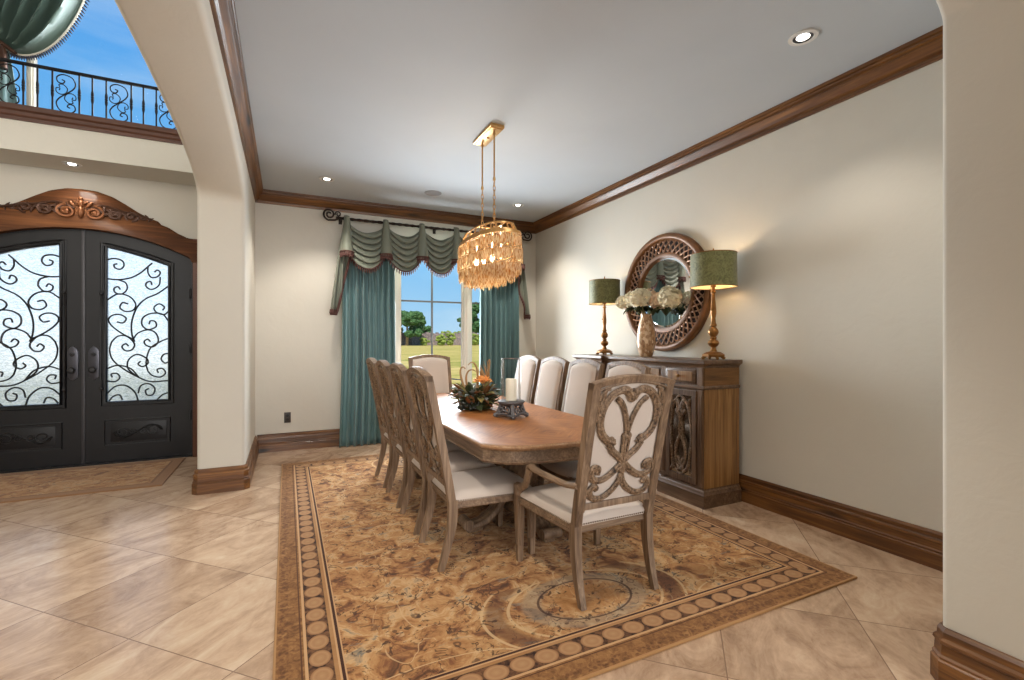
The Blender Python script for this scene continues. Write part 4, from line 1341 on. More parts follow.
# ------------------------------------------------------------------ dining table
tb = thing('dining_table', 'long wooden double pedestal dining table with clipped corners', 'table', (1.52, 3.68, RUGZ))
HX, HY = 0.535, 1.40
def plan(e):
    q = []
    right = [(HX, 0.0), (HX, HY - 0.19), (HX - 0.10, HY - 0.075), (HX - 0.135, HY - 0.060)]
    bow = [((HX - 0.135) * (1 - k / 8), HY - 0.045 + 0.045 * math.sin(k / 8 * PI / 2)) for k in range(1, 9)]
    quad = right + bow
    full = quad + [(-x, y) for x, y in quad[::-1][1:]]
    full += [(x, -y) for x, y in full[::-1] if abs(y) > 1e-9]
    out = []
    for x, y in full:
        l = math.hypot(x, y); out.append((x - e * (1 if x > 0 else -1) * (abs(x) > 1e-6), y - e * (1 if y > 0 else (-1 if y < 0 else 0))))
    return out
def slab(b, layers):
    pl = [[(x, y, z) for x, y in plan(e)] for e, z in layers]
    n = len(pl[0])
    vs = [p for l in pl for p in l]; fs = []
    for i in range(len(pl) - 1):
        for k in range(n): fs.append((i * n + k, i * n + (k + 1) % n, (i + 1) * n + (k + 1) % n, (i + 1) * n + k))
    fs.append(tuple(range(n - 1, -1, -1))); fs.append(tuple((len(pl) - 1) * n + k for k in range(n)))
    b.add(vs, fs)
zt = 0.708
b = MB(); slab(b, [(0.014, zt - 0.002), (0.012, zt)])
b.build('table_top', M['table_veneer'], tb, angle=20)
b = MB(); slab(b, [(0.03, zt - 0.036), (0.012, zt - 0.032), (0.006, zt - 0.024), (0.0, zt - 0.018), (0.0, zt - 0.010), (0.004, zt - 0.004), (0.010, zt - 0.001), (0.02, zt - 0.0015)])
b.build('top_edge', M['table_edge_y'], tb, angle=30)
b = MB(); slab(b, [(0.030, zt - 0.115), (0.022, zt - 0.108), (0.018, zt - 0.098), (0.026, zt - 0.090), (0.030, zt - 0.034)])
b.build('apron', M['weathered_wood_y'], tb, angle=30)
for py in (-0.68, 0.68):
    b = MB()
    b.lathe([(0.13, 0.10), (0.15, 0.13), (0.11, 0.17), (0.075, 0.22), (0.10, 0.30), (0.125, 0.38), (0.10, 0.46), (0.07, 0.50), (0.09, 0.53), (0.12, 0.56), (0.14, 0.60), (0.14, 0.62)], (0, py, 0), 20)
    b.box(-0.28, 0.28, py - 0.06, py + 0.06, 0.60, 0.635, 0.004)
    pd = b.build('pedestal', M['weathered_wood_z'], tb, angle=50)
    for ang in (0, PI / 2, PI, 3 * PI / 2):
        L = 0.43 if ang in (0, PI) else 0.40
        ca, sa = math.cos(ang), math.sin(ang)
        path = catmull([(0.06, 0.30), (0.13, 0.24), (0.21, 0.13), (0.30, 0.06), (L - 0.04, 0.040), (L, 0.055), (L + 0.012, 0.078)], 6)
        b = MB()
        for off, rr in ((-0.036, 0.024), (0.0, 0.029), (0.036, 0.024)):
            b.tube([(p.x * ca - off * sa, py + p.x * sa + off * ca, p.y + 0.0) for p in path], rr, 8)
        b.tube([((L - 0.0) * ca + 0.066 * sa, py + (L) * sa - 0.066 * ca, 0.062), (L * ca - 0.066 * sa, py + L * sa + 0.066 * ca, 0.062)], 0.036, 12)
        b.box(-0.055, 0.055, -0.035, 0.035, 0.0, 0.03, 0.006, Matrix.Translation((ca * (L - 0.06), py + sa * (L - 0.06), 0)) @ Matrix.Rotation(ang, 4, 'Z'))
        b.build('scroll_foot', M['weathered_wood_z'], pd, angle=60)
TZ = RUGZ + zt

# ------------------------------------------------------------------ centrepiece
fa = thing('floral_centerpiece', 'dark leafy centrepiece with an orange rose and curled twigs on the table', 'flower arrangement', (1.46, 3.76, TZ))
b = MB(); b.lathe([(0.09, 0.0), (0.13, 0.01), (0.15, 0.045), (0.13, 0.06), (0.02, 0.06)], seg=20)
b.build('moss_base', M['leaf_dark'], fa)
def leaf_quad(b, c, d, L, w, up):
    d = Vector(d).normalized(); s = d.cross(Vector(up)).normalized() if d.cross(Vector(up)).length > 1e-4 else d.orthogonal()
    n = s.cross(d)
    c = Vector(c)
    rows = [(0, 0.08), (0.3, 0.8), (0.6, 1.0), (0.85, 0.55), (1.0, 0.02)]
    vs = []
    for t, k in rows:
        ce = c + d * L * t - n * (L * 0.25 * t * t)
        vs += [ce - s * w * k + n * w * 0.3 * k, ce - n * 0.002, ce + s * w * k + n * w * 0.3 * k]
    fs = []
    for i in range(4):
        for q in range(2): fs.append((i * 3 + q, i * 3 + q + 1, i * 3 + 4 + q, i * 3 + 3 + q))
    b.add(vs, fs)
rnd = random.Random(5)
for mat, nm, cnt in (('leaf_dark', 'dark_leaves', 80), ('leaf_olive', 'olive_leaves', 46), ('leaf_bronze', 'bronze_leaves', 56), ('leaf_grey', 'grey_leaves', 26)):
    b = MB()
    for k in range(cnt):
        a = rnd.uniform(0, 2 * PI); e = rnd.uniform(-0.1, 1.35); r = rnd.uniform(0.04, 0.15)
        d = Vector((math.cos(a) * math.cos(e), math.sin(a) * math.cos(e), math.sin(e)))
        c = Vector((math.cos(a) * r, math.sin(a) * r * 1.15, 0.05 + rnd.uniform(0, 0.10)))
        leaf_quad(b, c, d, rnd.uniform(0.07, 0.135), rnd.uniform(0.016, 0.030), (rnd.uniform(-.4, .4), rnd.uniform(-.4, .4), 1))
    b.build(nm, M[mat], fa, solid=0.0015, angle=80)
b = MB()
for k in range(26):
    a = PI + 0.7 + rnd.uniform(-0.6, 0.6); r = rnd.uniform(0.12, 0.19)
    b.ball((math.cos(a) * r, math.sin(a) * r * 0.9, 0.022 + rnd.uniform(0, 0.05)), rnd.uniform(0.014, 0.021), 2)
b.build('berries', M['berry_dark'], fa)
b = MB()
rc = Vector((0.05, -0.03, 0.25))
for ringi, (cnt, rad, tilt) in enumerate(((5, 0.022, 0.15), (6, 0.044, 0.5), (7, 0.064, 0.95), (7, 0.074, 1.3))):
    for k in range(cnt):
        a = 2 * PI * k / cnt + ringi * 0.5
        out = Vector((math.cos(a), math.sin(a), 0))
        d = out * math.sin(tilt) + Vector((0, 0, 1)) * math.cos(tilt)
        leaf_quad(b, rc + out * rad * 0.35 + Vector((0, 0, -0.02)), d, 0.062, 0.044, out * -1 + Vector((0, 0, 0.3)))
b.ball(rc + Vector((0, 0, -0.01)), 0.026, 2)
b.build('rose', M['petal_orange'], fa, solid=0.002, angle=80)
b = MB(); b.tube([rc + Vector((0, 0, -0.03)), Vector((0.02, -0.01, 0.04))], 0.005, 6); b.build('rose_stem', M['leaf_olive'], fa)
b = MB()
for (sx_, sy_, h_, k_) in ((-0.10, 0.02, 0.36, -1), (-0.06, -0.04, 0.40, 1), (0.10, -0.02, 0.42, 1), (0.0, 0.08, 0.33, -1)):
    pts = [(sx_ * 0.3, sy_ * 0.3, 0.05)]
    for q in range(1, 10):
        t = q / 9
        pts.append((sx_ * (0.3 + 0.9 * t) + k_ * 0.05 * math.sin(t * 3.6), sy_ + 0.03 * math.sin(t * 4), 0.05 + (h_ - 0.05) * math.sin(t * 1.9) / math.sin(1.57)))
    b.tube(catmull(pts, 4), 0.007, 6, rfun=lambda t: 0.012 * (1 - 0.75 * t) + 0.001)
b.build('twigs', M['twig_tan'], fa)
b = MB()
for k in range(22):
    p0 = Vector((0.10, -0.03, 0.14)); d = Vector((rnd.uniform(-.25, .25), rnd.uniform(-.25, .25), 1)).normalized()
    leaf_quad(b, p0, d, rnd.uniform(0.16, 0.27), 0.007, (1, rnd.uniform(-1, 1), 0))
b.build('dried_grass', M['twig_tan'], fa, solid=0.001)

# glass hurricane candle holder
ch = thing('candle_holder', 'glass hurricane candle holder on a pierced pewter stand on the table', 'candle holder', (1.545, 3.24, TZ), 0.45)
b = MB()
b.lathe([(0.098, 0.108), (0.104, 0.114), (0.104, 0.122), (0.092, 0.128), (0.02, 0.128)], seg=28)
b.lathe([(0.07, 0.09), (0.085, 0.098), (0.098, 0.108)], seg=28, caps=False)
for k in range(4):
    a = PI / 4 + k * PI / 2; c_, s_ = math.cos(a), math.sin(a)
    b.tube(catmull([(0.075 * c_, 0.075 * s_, 0.10), (0.088 * c_, 0.088 * s_, 0.06), (0.10 * c_, 0.10 * s_, 0.03), (0.128 * c_, 0.128 * s_, 0.012)], 5), 0.018, 8)
    b.ball((0.124 * c_, 0.124 * s_, 0.013), 0.0135, 2)
    a2 = k * PI / 2; c2, s2 = math.cos(a2), math.sin(a2)
    for m in (-1, 1):
        pts = []
        for q in range(24):
            t = q / 23; aa = -PI / 2 + m * t * 2.2 * PI; r = 0.026 * (1 - 0.7 * t)
            lx = m * 0.028 + math.cos(aa) * r; lz = 0.06 + math.sin(aa) * r
            rad = 0.074 + (0.1 - lz) * 0.25
            pts.append((rad * c2 - lx * s2, rad * s2 + lx * c2, lz))
        b.tube(pts, 0.007, 6)
    b.tube([(0.09 * c2 - 0.075 * s2, 0.09 * s2 + 0.075 * c2, 0.02), (0.088 * c2, 0.088 * s2, 0.034), (0.09 * c2 + 0.075 * s2, 0.09 * s2 - 0.075 * c2, 0.02)], 0.010, 6)
b.build('stand', M['pewter'], ch)
b = MB()
b.lathe([(0.074, 0.128), (0.074, 0.445)], seg=32, caps=False)
b.build('glass_cylinder', M['hurricane_glass'], ch)
b = MB(); b.lathe([(0.074, 0.443), (0.077, 0.446), (0.074, 0.449), (0.071, 0.446), (0.074, 0.443)], seg=32, caps=False)
b.build('glass_rim', M['pewter'], ch)
b = MB(); b.lathe([(0.042, 0.1285), (0.042, 0.285), (0.039, 0.292), (0.012, 0.288), (0.002, 0.288)], seg=20)
cd = tag(b.build('pillar_candle', M['candle_wax']), 'ivory pillar candle standing in the glass hurricane holder', 'candle')
cd.location = (1.545, 3.24, TZ)
b = MB(); b.tube([(0, 0, 0.286), (0.002, 0, 0.30), (0.005, 0, 0.306)], 0.0018, 5); b.build('wick', M['wick'], cd)

# ------------------------------------------------------------------ sideboard
SBX = 2.915; SBB = 3.318
sb = thing('sideboard', 'carved wooden sideboard with mirrored doors along the right wall', 'sideboard', (3.12, 3.535, 0))
ox, oy_ = 3.12, 3.535
Y0, Y1, Y2, Y3 = 2.655, 3.105, 3.965, 4.415
FX = {0: 2.925, 1: 2.965, 2: 2.925}
secs = [(0, Y0, Y1), (1, Y1, Y2), (2, Y2, Y3)]
def L(x0, x1, y0, y1, z0, z1, bev, b): b.box(x0 - ox, x1 - ox, y0 - oy_, y1 - oy_, z0, z1, bev)
b = MB()
for i, a, c_ in secs: L(FX[i], SBB, a, c_, 0.14, 1.09, 0.0, b)
b.build('body', M['cabinet_grey_z'], sb, smooth=False)
# honey coloured end panels
for ya, yb_ in ((Y0 - 0.006, Y0 + 0.004), (Y3 - 0.004, Y3 + 0.006)):
    b = MB(); L(FX[0] + 0.006, SBB, ya, yb_, 0.14, 0.92, 0.0, b)
    e = b.build('end_panel', M['cabinet_honey'], sb, smooth=False)
    e['label'] = 'honey coloured end panel'
    b = MB(); L(FX[0] + 0.006, SBB, ya, yb_, 0.945, 1.09, 0.0, b); b.build('end_rail', M['cabinet_honey_x'], sb, smooth=False)
outl = [(SBB, Y0), (FX[0], Y0), (FX[0], Y1), (FX[1], Y1), (FX[1], Y2), (FX[0], Y2), (FX[0], Y3), (SBB, Y3)]
outl = [(x - ox, y - oy_) for x, y in outl]
def mould(prof, name, mat):
    b = MB(); b.sweep(prof, outl, side=1); return b.build(name, M[mat], sb, angle=25)
mould([(-0.01, 0), (0.028, 0), (0.028, 0.10), (0.022, 0.108), (0.018, 0.125), (0.008, 0.135), (0.006, 0.145), (-0.01, 0.145)], 'plinth', 'cabinet_grey_y')
mould([(-0.01, 0.918), (0.008, 0.918), (0.016, 0.925), (0.016, 0.938), (0.008, 0.947), (-0.01, 0.947)], 'waist_moulding', 'cabinet_grey_y')
b = MB()
b.sweep([(-0.01, 1.085), (0.006, 1.085), (0.010, 1.100), (0.022, 1.112), (0.034, 1.118), (0.038, 1.124), (0.038, 1.146), (0.034, 1.15), (-0.01, 1.15)], outl, side=1)
for i, a, c_ in secs: L(FX[i] + 0.002, SBB, a, c_, 1.085, 1.15, 0.0, b)
b.build('top', M['cabinet_grey_y'], sb, angle=25)
def front_panel(b, x, y0, y1, z0, z1, fr, dep=0.012):
    """raised frame on the front face"""
    for (a0, a1, c0, c1) in ((y0, y1, z0, z0 + fr), (y0, y1, z1 - fr, z1), (y0, y0 + fr, z0 + fr, z1 - fr), (y1 - fr, y1, z0 + fr, z1 - fr)):
        L(x - dep, x + 0.004, a0, a1, c0, c1, 0.003, b)
def door_unit(x, y0, y1, flip):
    b = MB(); front_panel(b, x, y0, y1, 0.165, 0.905, 0.045, 0.016)
    d = b.build('door', M['cabinet_grey_z'], sb, smooth=False)
    b = MB(); L(x - 0.003, x + 0.002, y0 + 0.04, y1 - 0.04, 0.205, 0.865, 0, b)
    b.build('door_mirror', M['aged_mirror'], d, smooth=False)
    b = MB(); cy_ = (y0 + y1) / 2 - oy_; w_ = (y1 - y0) / 2 - 0.055; xx = x - 0.010 - ox
    zc_ = 0.535
    def cv(pts, r): r *= 1.35; b.tube(catmull([(xx, cy_ + u * w_, zc_ + v * 0.315) for u, v in pts], 7), r, 6)
    b.tube([(xx, cy_ + math.cos(2 * PI * k / 40) * w_ * 1.02, zc_ + math.sin(2 * PI * k / 40) * 0.318) for k in range(40)], 0.010, 6, closed=True)
    for m in (-1, 1):
        cv([(m * 0.95, 0.45), (m * 0.75, 0.78), (m * 0.3, 0.9), (m * 0.05, 0.72), (m * 0.25, 0.55), (m * 0.45, 0.66)], 0.010)
        cv([(m * 0.45, 0.9), (m * 0.05, 0.42), (m * -0.12, 0.12), (m * 0.28, -0.18), (m * 0.5, -0.45), (m * 0.38, -0.74), (m * 0.0, -0.88), (m * -0.2, -0.78)], 0.012)
        cv([(m * 0.95, -0.3), (m * 0.8, -0.72), (m * 0.35, -0.92), (m * 0.1, -0.72), (m * 0.3, -0.58)], 0.010)
        cv([(m * 0.98, 0.95), (m * 0.8, 0.82), (m * 0.9, 0.66)], 0.009); cv([(m * 0.98, -0.95), (m * 0.8, -0.82), (m * 0.9, -0.66)], 0.009)
    b.ball((xx, cy_, zc_ - 0.01), 0.02, 2, (0.5, 1, 1.4))
    b.build('door_carving', M['carved_wood'], d, angle=60)
def drawer_unit(x, y0, y1):
    b = MB(); L(x - 0.010, x + 0.004, y0, y1, 0.962, 1.072, 0.004, b)
    d = b.build('drawer', M['cabinet_grey_y'], sb)
    b = MB(); L(x - 0.015, x - 0.008, y0 + 0.028, y1 - 0.028, 0.978, 1.056, 0.003, b)
    p = b.build('drawer_panel', M['cabinet_honey'], d, smooth=False)
    b = MB(); b.lathe([(0.006, 0), (0.007, 0.010), (0.015, 0.018), (0.013, 0.028), (0.002, 0.031)], seg=14)
    b.v = [(x - 0.014 - z - ox, yy + (y0 + y1) / 2 - oy_, 1.017 + xx2) for xx2, yy, z in b.v]
    b.build('knob', M['antique_gold'], d)
door_unit(FX[0], Y0 + 0.062, Y1 - 0.062, 1); drawer_unit(FX[0], Y0 + 0.075, Y1 - 0.055)
ym = (Y1 + Y2) / 2
door_unit(FX[1], Y1 + 0.03, ym - 0.003, 1); door_unit(FX[1], ym + 0.003, Y2 - 0.03, 1)
drawer_unit(FX[1], Y1 + 0.035, ym - 0.01); drawer_unit(FX[1], ym + 0.01, Y2 - 0.035)
door_unit(FX[2], Y2 + 0.062, Y3 - 0.062, 1); drawer_unit(FX[2], Y2 + 0.055, Y3 - 0.075)
for ya in (Y0 + 0.003, Y1 - 0.053, Y2 + 0.003, Y3 - 0.053):
    b = MB()
    L(FX[0] - 0.008, FX[0] + 0.004, ya, ya + 0.05, 0.15, 0.915, 0.003, b)
    for dy in (0.014, 0.036): L(FX[0] - 0.012, FX[0], ya + dy - 0.004, ya + dy + 0.004, 0.19, 0.87, 0.002, b)
    L(FX[0] - 0.008, FX[0] + 0.004, ya, ya + 0.05, 0.95, 1.085, 0.003, b)
    b.build('pilaster', M['cabinet_grey_z'], sb, smooth=False)
SZ = 1.15

# ------------------------------------------------------------------ round mirror
mr = thing('wall_mirror', 'round mirror in a broad latticed wooden frame above the sideboard', 'mirror', (XR, 3.515, 1.775))
def disc(b, prof, seg=72):
    bb = MB(); bb.lathe(prof, seg=seg, caps=False)
    b.add([(-z, y, x) for x, y, z in bb.v], bb.f)
b = MB()
disc(b, [(0.50, 0.002), (0.575, 0.002), (0.578, 0.03), (0.572, 0.052), (0.555, 0.062), (0.53, 0.062), (0.518, 0.052), (0.512, 0.036), (0.50, 0.012), (0.50, 0.002)])
b.build('outer_rim', M['mirror_wood'], mr, angle=40)
b = MB()
disc(b, [(0.345, 0.004), (0.345, 0.020), (0.352, 0.034), (0.372, 0.040), (0.392, 0.036), (0.398, 0.026), (0.398, 0.004), (0.345, 0.004)])
b.build('inner_rim', M['mirror_wood'], mr, angle=40)
b = MB(); disc(b, [(0.38, 0.008), (0.53, 0.008), (0.53, 0.002), (0.38, 0.002), (0.38, 0.008)])
b.build('frame_backing', M['recess_dark'], mr)
b = MB()
NL = 44
for m in (-1, 1):
    for k in range(NL):
        pts = []
        for q in range(9):
            t = q / 8; r = 0.39 + 0.13 * t; a = 2 * PI * k / NL + m * t * 2 * PI * 1.5 / NL
            pts.append((-0.026 - 0.004 * m - 0.006 * math.sin(t * PI), math.cos(a) * r, math.sin(a) * r))
        b.tube(pts, 0.0075, 5, caps=False)
b.build('lattice', M['lattice_silver'], mr, angle=60)
b = MB(); disc(b, [(0.0005, 0.016), (0.325, 0.016), (0.348, 0.010), (0.348, 0.003), (0.0005, 0.003)], 64)
b.build('mirror_glass', M['mirror_glass'], mr, angle=10)

# ------------------------------------------------------------------ table lamps
def lamp(x, y, label, k=1.0):
    o = thing('table_lamp', label, 'lamp', (x, y, SZ), 0.3, 'lamps on the sideboard')
    b = MB()
    b.lathe([(0.088, 0.022), (0.092, 0.03), (0.092, 0.042), (0.07, 0.055), (0.058, 0.062), (0.03, 0.066)], seg=8)
    for q in range(4):
        a = q * PI / 2 + PI / 4
        b.tube([(0.062 * math.cos(a), 0.062 * math.sin(a), 0.032), (0.078 * math.cos(a), 0.078 * math.sin(a), 0.016), (0.088 * math.cos(a), 0.088 * math.sin(a), 0.009)], 0.013, 8)
        b.ball((0.088 * math.cos(a), 0.088 * math.sin(a), 0.0125), 0.0125, 1)
    b.build('base', M['antique_gold'], o)
    b = MB()
    prof = [(0.03, 0.064), (0.022, 0.085), (0.018, 0.10), (0.036, 0.115), (0.046, 0.135), (0.038, 0.155), (0.020, 0.165), (0.028, 0.175), (0.022, 0.188), (0.030, 0.20), (0.042, 0.22), (0.040, 0.24), (0.024, 0.262), (0.018, 0.27),
            (0.026, 0.278), (0.026, 0.288), (0.018, 0.30), (0.016, 0.34), (0.023, 0.38), (0.022, 0.42), (0.015, 0.50), (0.014, 0.545), (0.02, 0.552), (0.02, 0.562), (0.013, 0.57), (0.012, 0.60)]
    b.lathe(prof, seg=18)
    b.build('column', M['antique_gold'], o)
    b = MB(); b.lathe([(0.02, 0.598), (0.024, 0.604), (0.018, 0.614), (0.016, 0.66), (0.019, 0.662)], seg=14)
    b.tube([(-0.018, 0, 0.625), (-0.04, 0, 0.625)], 0.005, 6); b.ball((-0.043, 0, 0.625), 0.007, 1)
    b.build('socket', M['antique_gold'], o)
    b = MB()
    b.lathe([(0.016, 0.66), (0.018, 0.675), (0.030, 0.70), (0.034, 0.73), (0.026, 0.76), (0.006, 0.772)], seg=16)
    b.build('bulb', M['lamp_white'], o)
    b = MB(); b.tube(catmull([(-0.043, 0, 0.622), (-0.044, 0.002, 0.52), (-0.043, 0, 0.42)], 5), 0.0016, 4); b.ball((-0.043, 0, 0.415), 0.007, 1, (1, 1, 1.6))
    b.build('pull_chain', M['antique_gold'], o)
    rt, rb, z0, z1 = 0.178, 0.182, 0.595, 0.872
    b = MB(); b.lathe([(rb, z0), (rt, z1)], seg=48, caps=False)
    sh = b.build('shade', M['lamp_shade_silk'], o, angle=60, fix=False)
    b = MB(); b.lathe([(rb - 0.0025, z0 + 0.001), (rt - 0.0025, z1 - 0.001)], seg=48, caps=False)
    b.build('shade_lining', M['shade_lining'], sh, angle=60)
    for (rr, zz) in ((rb, z0 + 0.002), (rt, z1 - 0.002)):
        b = MB(); b.tube([(math.cos(2 * PI * q / 48) * rr, math.sin(2 * PI * q / 48) * rr, zz) for q in range(48)], 0.0035, 6, closed=True)
        b.build('shade_piping', M['antique_gold'], sh)
    b = MB()
    for q in range(3):
        a = q * 2 * PI / 3
        b.tube([(0, 0, 0.862), (math.cos(a) * (rt - 0.003), math.sin(a) * (rt - 0.003), 0.868)], 0.0025, 5)
    for s in (-1, 1): b.tube(catmull([(0.012 * s, 0, 0.655), (0.05 * s, 0, 0.70), (0.048 * s, 0, 0.79), (0, 0, 0.86)], 6), 0.0025, 5)
    b.lathe([(0.004, 0.86), (0.004, 0.885), (0.009, 0.892), (0.005, 0.902), (0.007, 0.912), (0.001, 0.922)], seg=10)
    b.build('harp', M['antique_gold'], o)
    o.scale = (k, k, k)
    return o
lamp(3.135, 2.745, 'gold candlestick lamp with green drum shade, nearer one, right of the round mirror', 0.985)
lamp(3.135, 4.20, 'gold candlestick lamp with green drum shade, farther one, left of the flowers', 0.93)

# ------------------------------------------------------------------ vase and hydrangeas
VX, VY = 3.10, 3.50
b = MB()
b.lathe([(0.050, 0.0), (0.056, 0.004), (0.075, 0.06), (0.086, 0.13), (0.088, 0.19), (0.080, 0.26), (0.064, 0.33), (0.052, 0.37), (0.050, 0.395), (0.054, 0.405), (0.050, 0.408), (0.046, 0.395), (0.046, 0.37), (0.056, 0.33), (0.070, 0.24), (0.074, 0.15), (0.05, 0.02), (0.002, 0.015)], seg=40, caps=False)
vs_ = tag(b.build('vase', M['mosaic_vase'], angle=60), 'brown and gold mosaic bottle vase on the sideboard', 'vase')
vs_.location = (VX, VY, SZ)
heads = [(-0.05, 0.33, 0.515, 0.066, 'petal_cream', 'cream hydrangea stem in the mosaic vase, leftmost head'),
         (-0.03, 0.20, 0.535, 0.080, 'petal_cream', 'large cream hydrangea stem in the mosaic vase, second head from the left'),
         (-0.07, 0.05, 0.535, 0.088, 'petal_cream', 'largest cream hydrangea stem in the mosaic vase, middle front head'),
         (0.03, -0.09, 0.50, 0.080, 'petal_blush', 'blush hydrangea stem in the mosaic vase, low head right of the middle'),
         (-0.01, -0.26, 0.515, 0.086, 'petal_cream', 'cream hydrangea stem in the mosaic vase, rightmost head'),
         (0.07, -0.16, 0.565, 0.066, 'petal_cream', 'cream hydrangea stem in the mosaic vase, rear head on the right'),
         (0.08, 0.12, 0.575, 0.06, 'petal_blush', 'blush hydrangea stem in the mosaic vase, rear head on the left')]
rnd = random.Random(11)
for (dx, dy, dz, r, mat, lab) in heads:
    dz += 0.02; dy -= 0.06; r *= 1.04
    o = thing('hydrangea_stem', lab, 'flower', (VX, VY, SZ), 0, 'hydrangeas in the mosaic vase')
    b = MB()
    b.ball((dx, dy, dz), r * 0.74, 3, (1.06, 1.06, 0.88), None, 0.03)
    for k in range(120):
        z = rnd.uniform(-0.75, 1); a = rnd.uniform(0, 2 * PI); s_ = math.sqrt(1 - z * z)
        nrm = Vector((math.cos(a) * s_, math.sin(a) * s_, z))
        c = Vector((dx, dy, dz)) + Vector((nrm.x * 1.06, nrm.y * 1.06, nrm.z * 0.9)) * r
        t1 = nrm.orthogonal().normalized(); t2 = nrm.cross(t1); rot = rnd.uniform(0, PI)
        q = r * 0.30; nrm = (nrm + Vector((rnd.uniform(-.4, .4), rnd.uniform(-.4, .4), rnd.uniform(-.4, .4)))).normalized(); t1 = nrm.orthogonal().normalized(); t2 = nrm.cross(t1)
        for w in range(4):
            aa = rot + w * PI / 2
            d1 = t1 * math.cos(aa) + t2 * math.sin(aa); d2 = t1 * -math.sin(aa) + t2 * math.cos(aa)
            b.add([c, c + d1 * q * 0.6 + d2 * q * 0.5 + nrm * q * 0.25, c + d1 * q * 1.15 + nrm * q * 0.3, c + d1 * q * 0.6 - d2 * q * 0.5 + nrm * q * 0.25], [(0, 1, 2, 3)])
    b.build('bloom', M[mat], o, smooth=False, fix=False)
    b = MB()
    b.tube(catmull([(dx * 0.1, dy * 0.05, 0.20), (dx * 0.25, dy * 0.10, 0.38), (dx * 0.6, dy * 0.45, 0.43 + (dz - 0.5) * 0.4), (dx, dy, dz - r * 0.6)], 6), 0.005, 6)
    b.build('stem', M['leaf_olive'], o)
    b = MB()
    for k in range(5):
        a = rnd.uniform(0, 2 * PI)
        leaf_quad(b, (dx * 0.6 + 0.01 * k, dy * 0.6, dz - r * 0.75), (math.cos(a) * 0.5 + dx, math.sin(a) * 0.8 + dy, -0.25), rnd.uniform(0.09, 0.13), 0.032, (0, 0, 1))
    b.build('leaves', M['leaf_dark'], o, solid=0.0015, angle=80)
# ------------------------------------------------------------------ pendant over the table
PX, PY = 1.53, 3.66
pn = thing('pendant_light', 'oval crystal strand pendant light hanging over the dining table', 'pendant light', (PX, PY, ZC))
b = MB(); b.box(-0.062, 0.062, -0.20, 0.20, -0.028, 0.0, 0.006); b.box(-0.05, 0.05, -0.185, 0.185, -0.036, -0.026, 0.004)
b.ball((0, 0, -0.036), 0.012, 1)
b.build('canopy', M['pendant_gold'], pn)
ZR = -0.86     # top ring
for dy in (-0.13, 0.13):
    b = MB()
    b.tube([(0, dy, -0.03), (0, dy, -0.42)], 0.007, 8)
    b.lathe([(0.011, -0.07), (0.013, -0.06), (0.011, -0.05)], (0, dy, 0), 10); b.lathe([(0.010, -0.44), (0.013, -0.43), (0.010, -0.41)], (0, dy, 0), 10)
    rd = b.build('rod', M['pendant_gold'], pn)
    b = MB()
    z = -0.44; k = 0
    while z > ZR + 0.04:
        c = (0, dy, z - 0.022)
        pts = []
        for q in range(12):
            a = 2 * PI * q / 12
            w = math.cos(a) * 0.010; h = math.sin(a) * 0.024
            pts.append((c[0] + (w if k % 2 else 0), c[1] + (0 if k % 2 else w), c[2] + h))
        b.tube(pts, 0.0032, 5, closed=True)
        z -= 0.038; k += 1
    b.tube([(0, dy, z + 0.01), (0, dy, ZR - 0.02)], 0.005, 6)
    b.build('chain', M['pendant_gold'], rd)
def oval(a_, s=1.0):
    # pointed oval plan, long axis along the table
    c, q = math.cos(a_), math.sin(a_)
    p = 0.86
    return (math.copysign(abs(c) ** p, c) * 0.19 * s, math.copysign(abs(q) ** p, q) * 0.46 * s)
def ring(b, z, h, s, th=0.006, n=72):
    vs = []; fs = []
    for i in range(n):
        a_ = 2 * PI * i / n
        x0, y0 = oval(a_, s); x1, y1 = oval(a_, s - th / 0.2)
        vs += [(x0, y0, z), (x0, y0, z + h), (x1, y1, z + h), (x1, y1, z)]
    for i in range(n):
        j = (i + 1) % n
        for q in range(4): fs.append((i * 4 + q, i * 4 + (q + 1) % 4, j * 4 + (q + 1) % 4, j * 4 + q))
    b.add(vs, fs)
b = MB()
ring(b, -0.835, 0.012, 0.80); ring(b, -0.895, 0.012, 0.90); ring(b, -0.925, 0.022, 1.0)
for i in range(28):
    a_ = 2 * PI * i / 28
    x0, y0 = oval(a_, 0.79); x1, y1 = oval(a_, 0.89)
    b.tube([(x0, y0, -0.83), (x1, y1, -0.89)], 0.006, 5)
    if i % 2 == 0:
        x2, y2 = oval(a_, 0.98); b.tube([(x1, y1, -0.89), (x2, y2, -0.915)], 0.005, 5)
for dy in (-0.13, 0.13):
    b.tube([(-0.13, dy, -0.83), (0.13, dy, -0.83)], 0.006, 6)
b.tube([(0, -0.33, -0.83), (0, 0.33, -0.83)], 0.006, 6)
for s_, z in ((0.96, -1.045), (0.9, -1.155), (0.70, -1.20)): ring(b, z, 0.008, s_ * 0.98)
for i in range(8):
    a_ = 2 * PI * i / 8 + 0.2
    x0, y0 = oval(a_, 0.93); x1, y1 = oval(a_, 0.90); x2, y2 = oval(a_, 0.68)
    b.tube([(x0, y0, -0.92), (x0, y0, -1.05), (x1, y1, -1.15), (x2, y2, -1.20)], 0.004, 5)
b.build('frame', M['pendant_gold'], pn, angle=50)
rnd = random.Random(3)
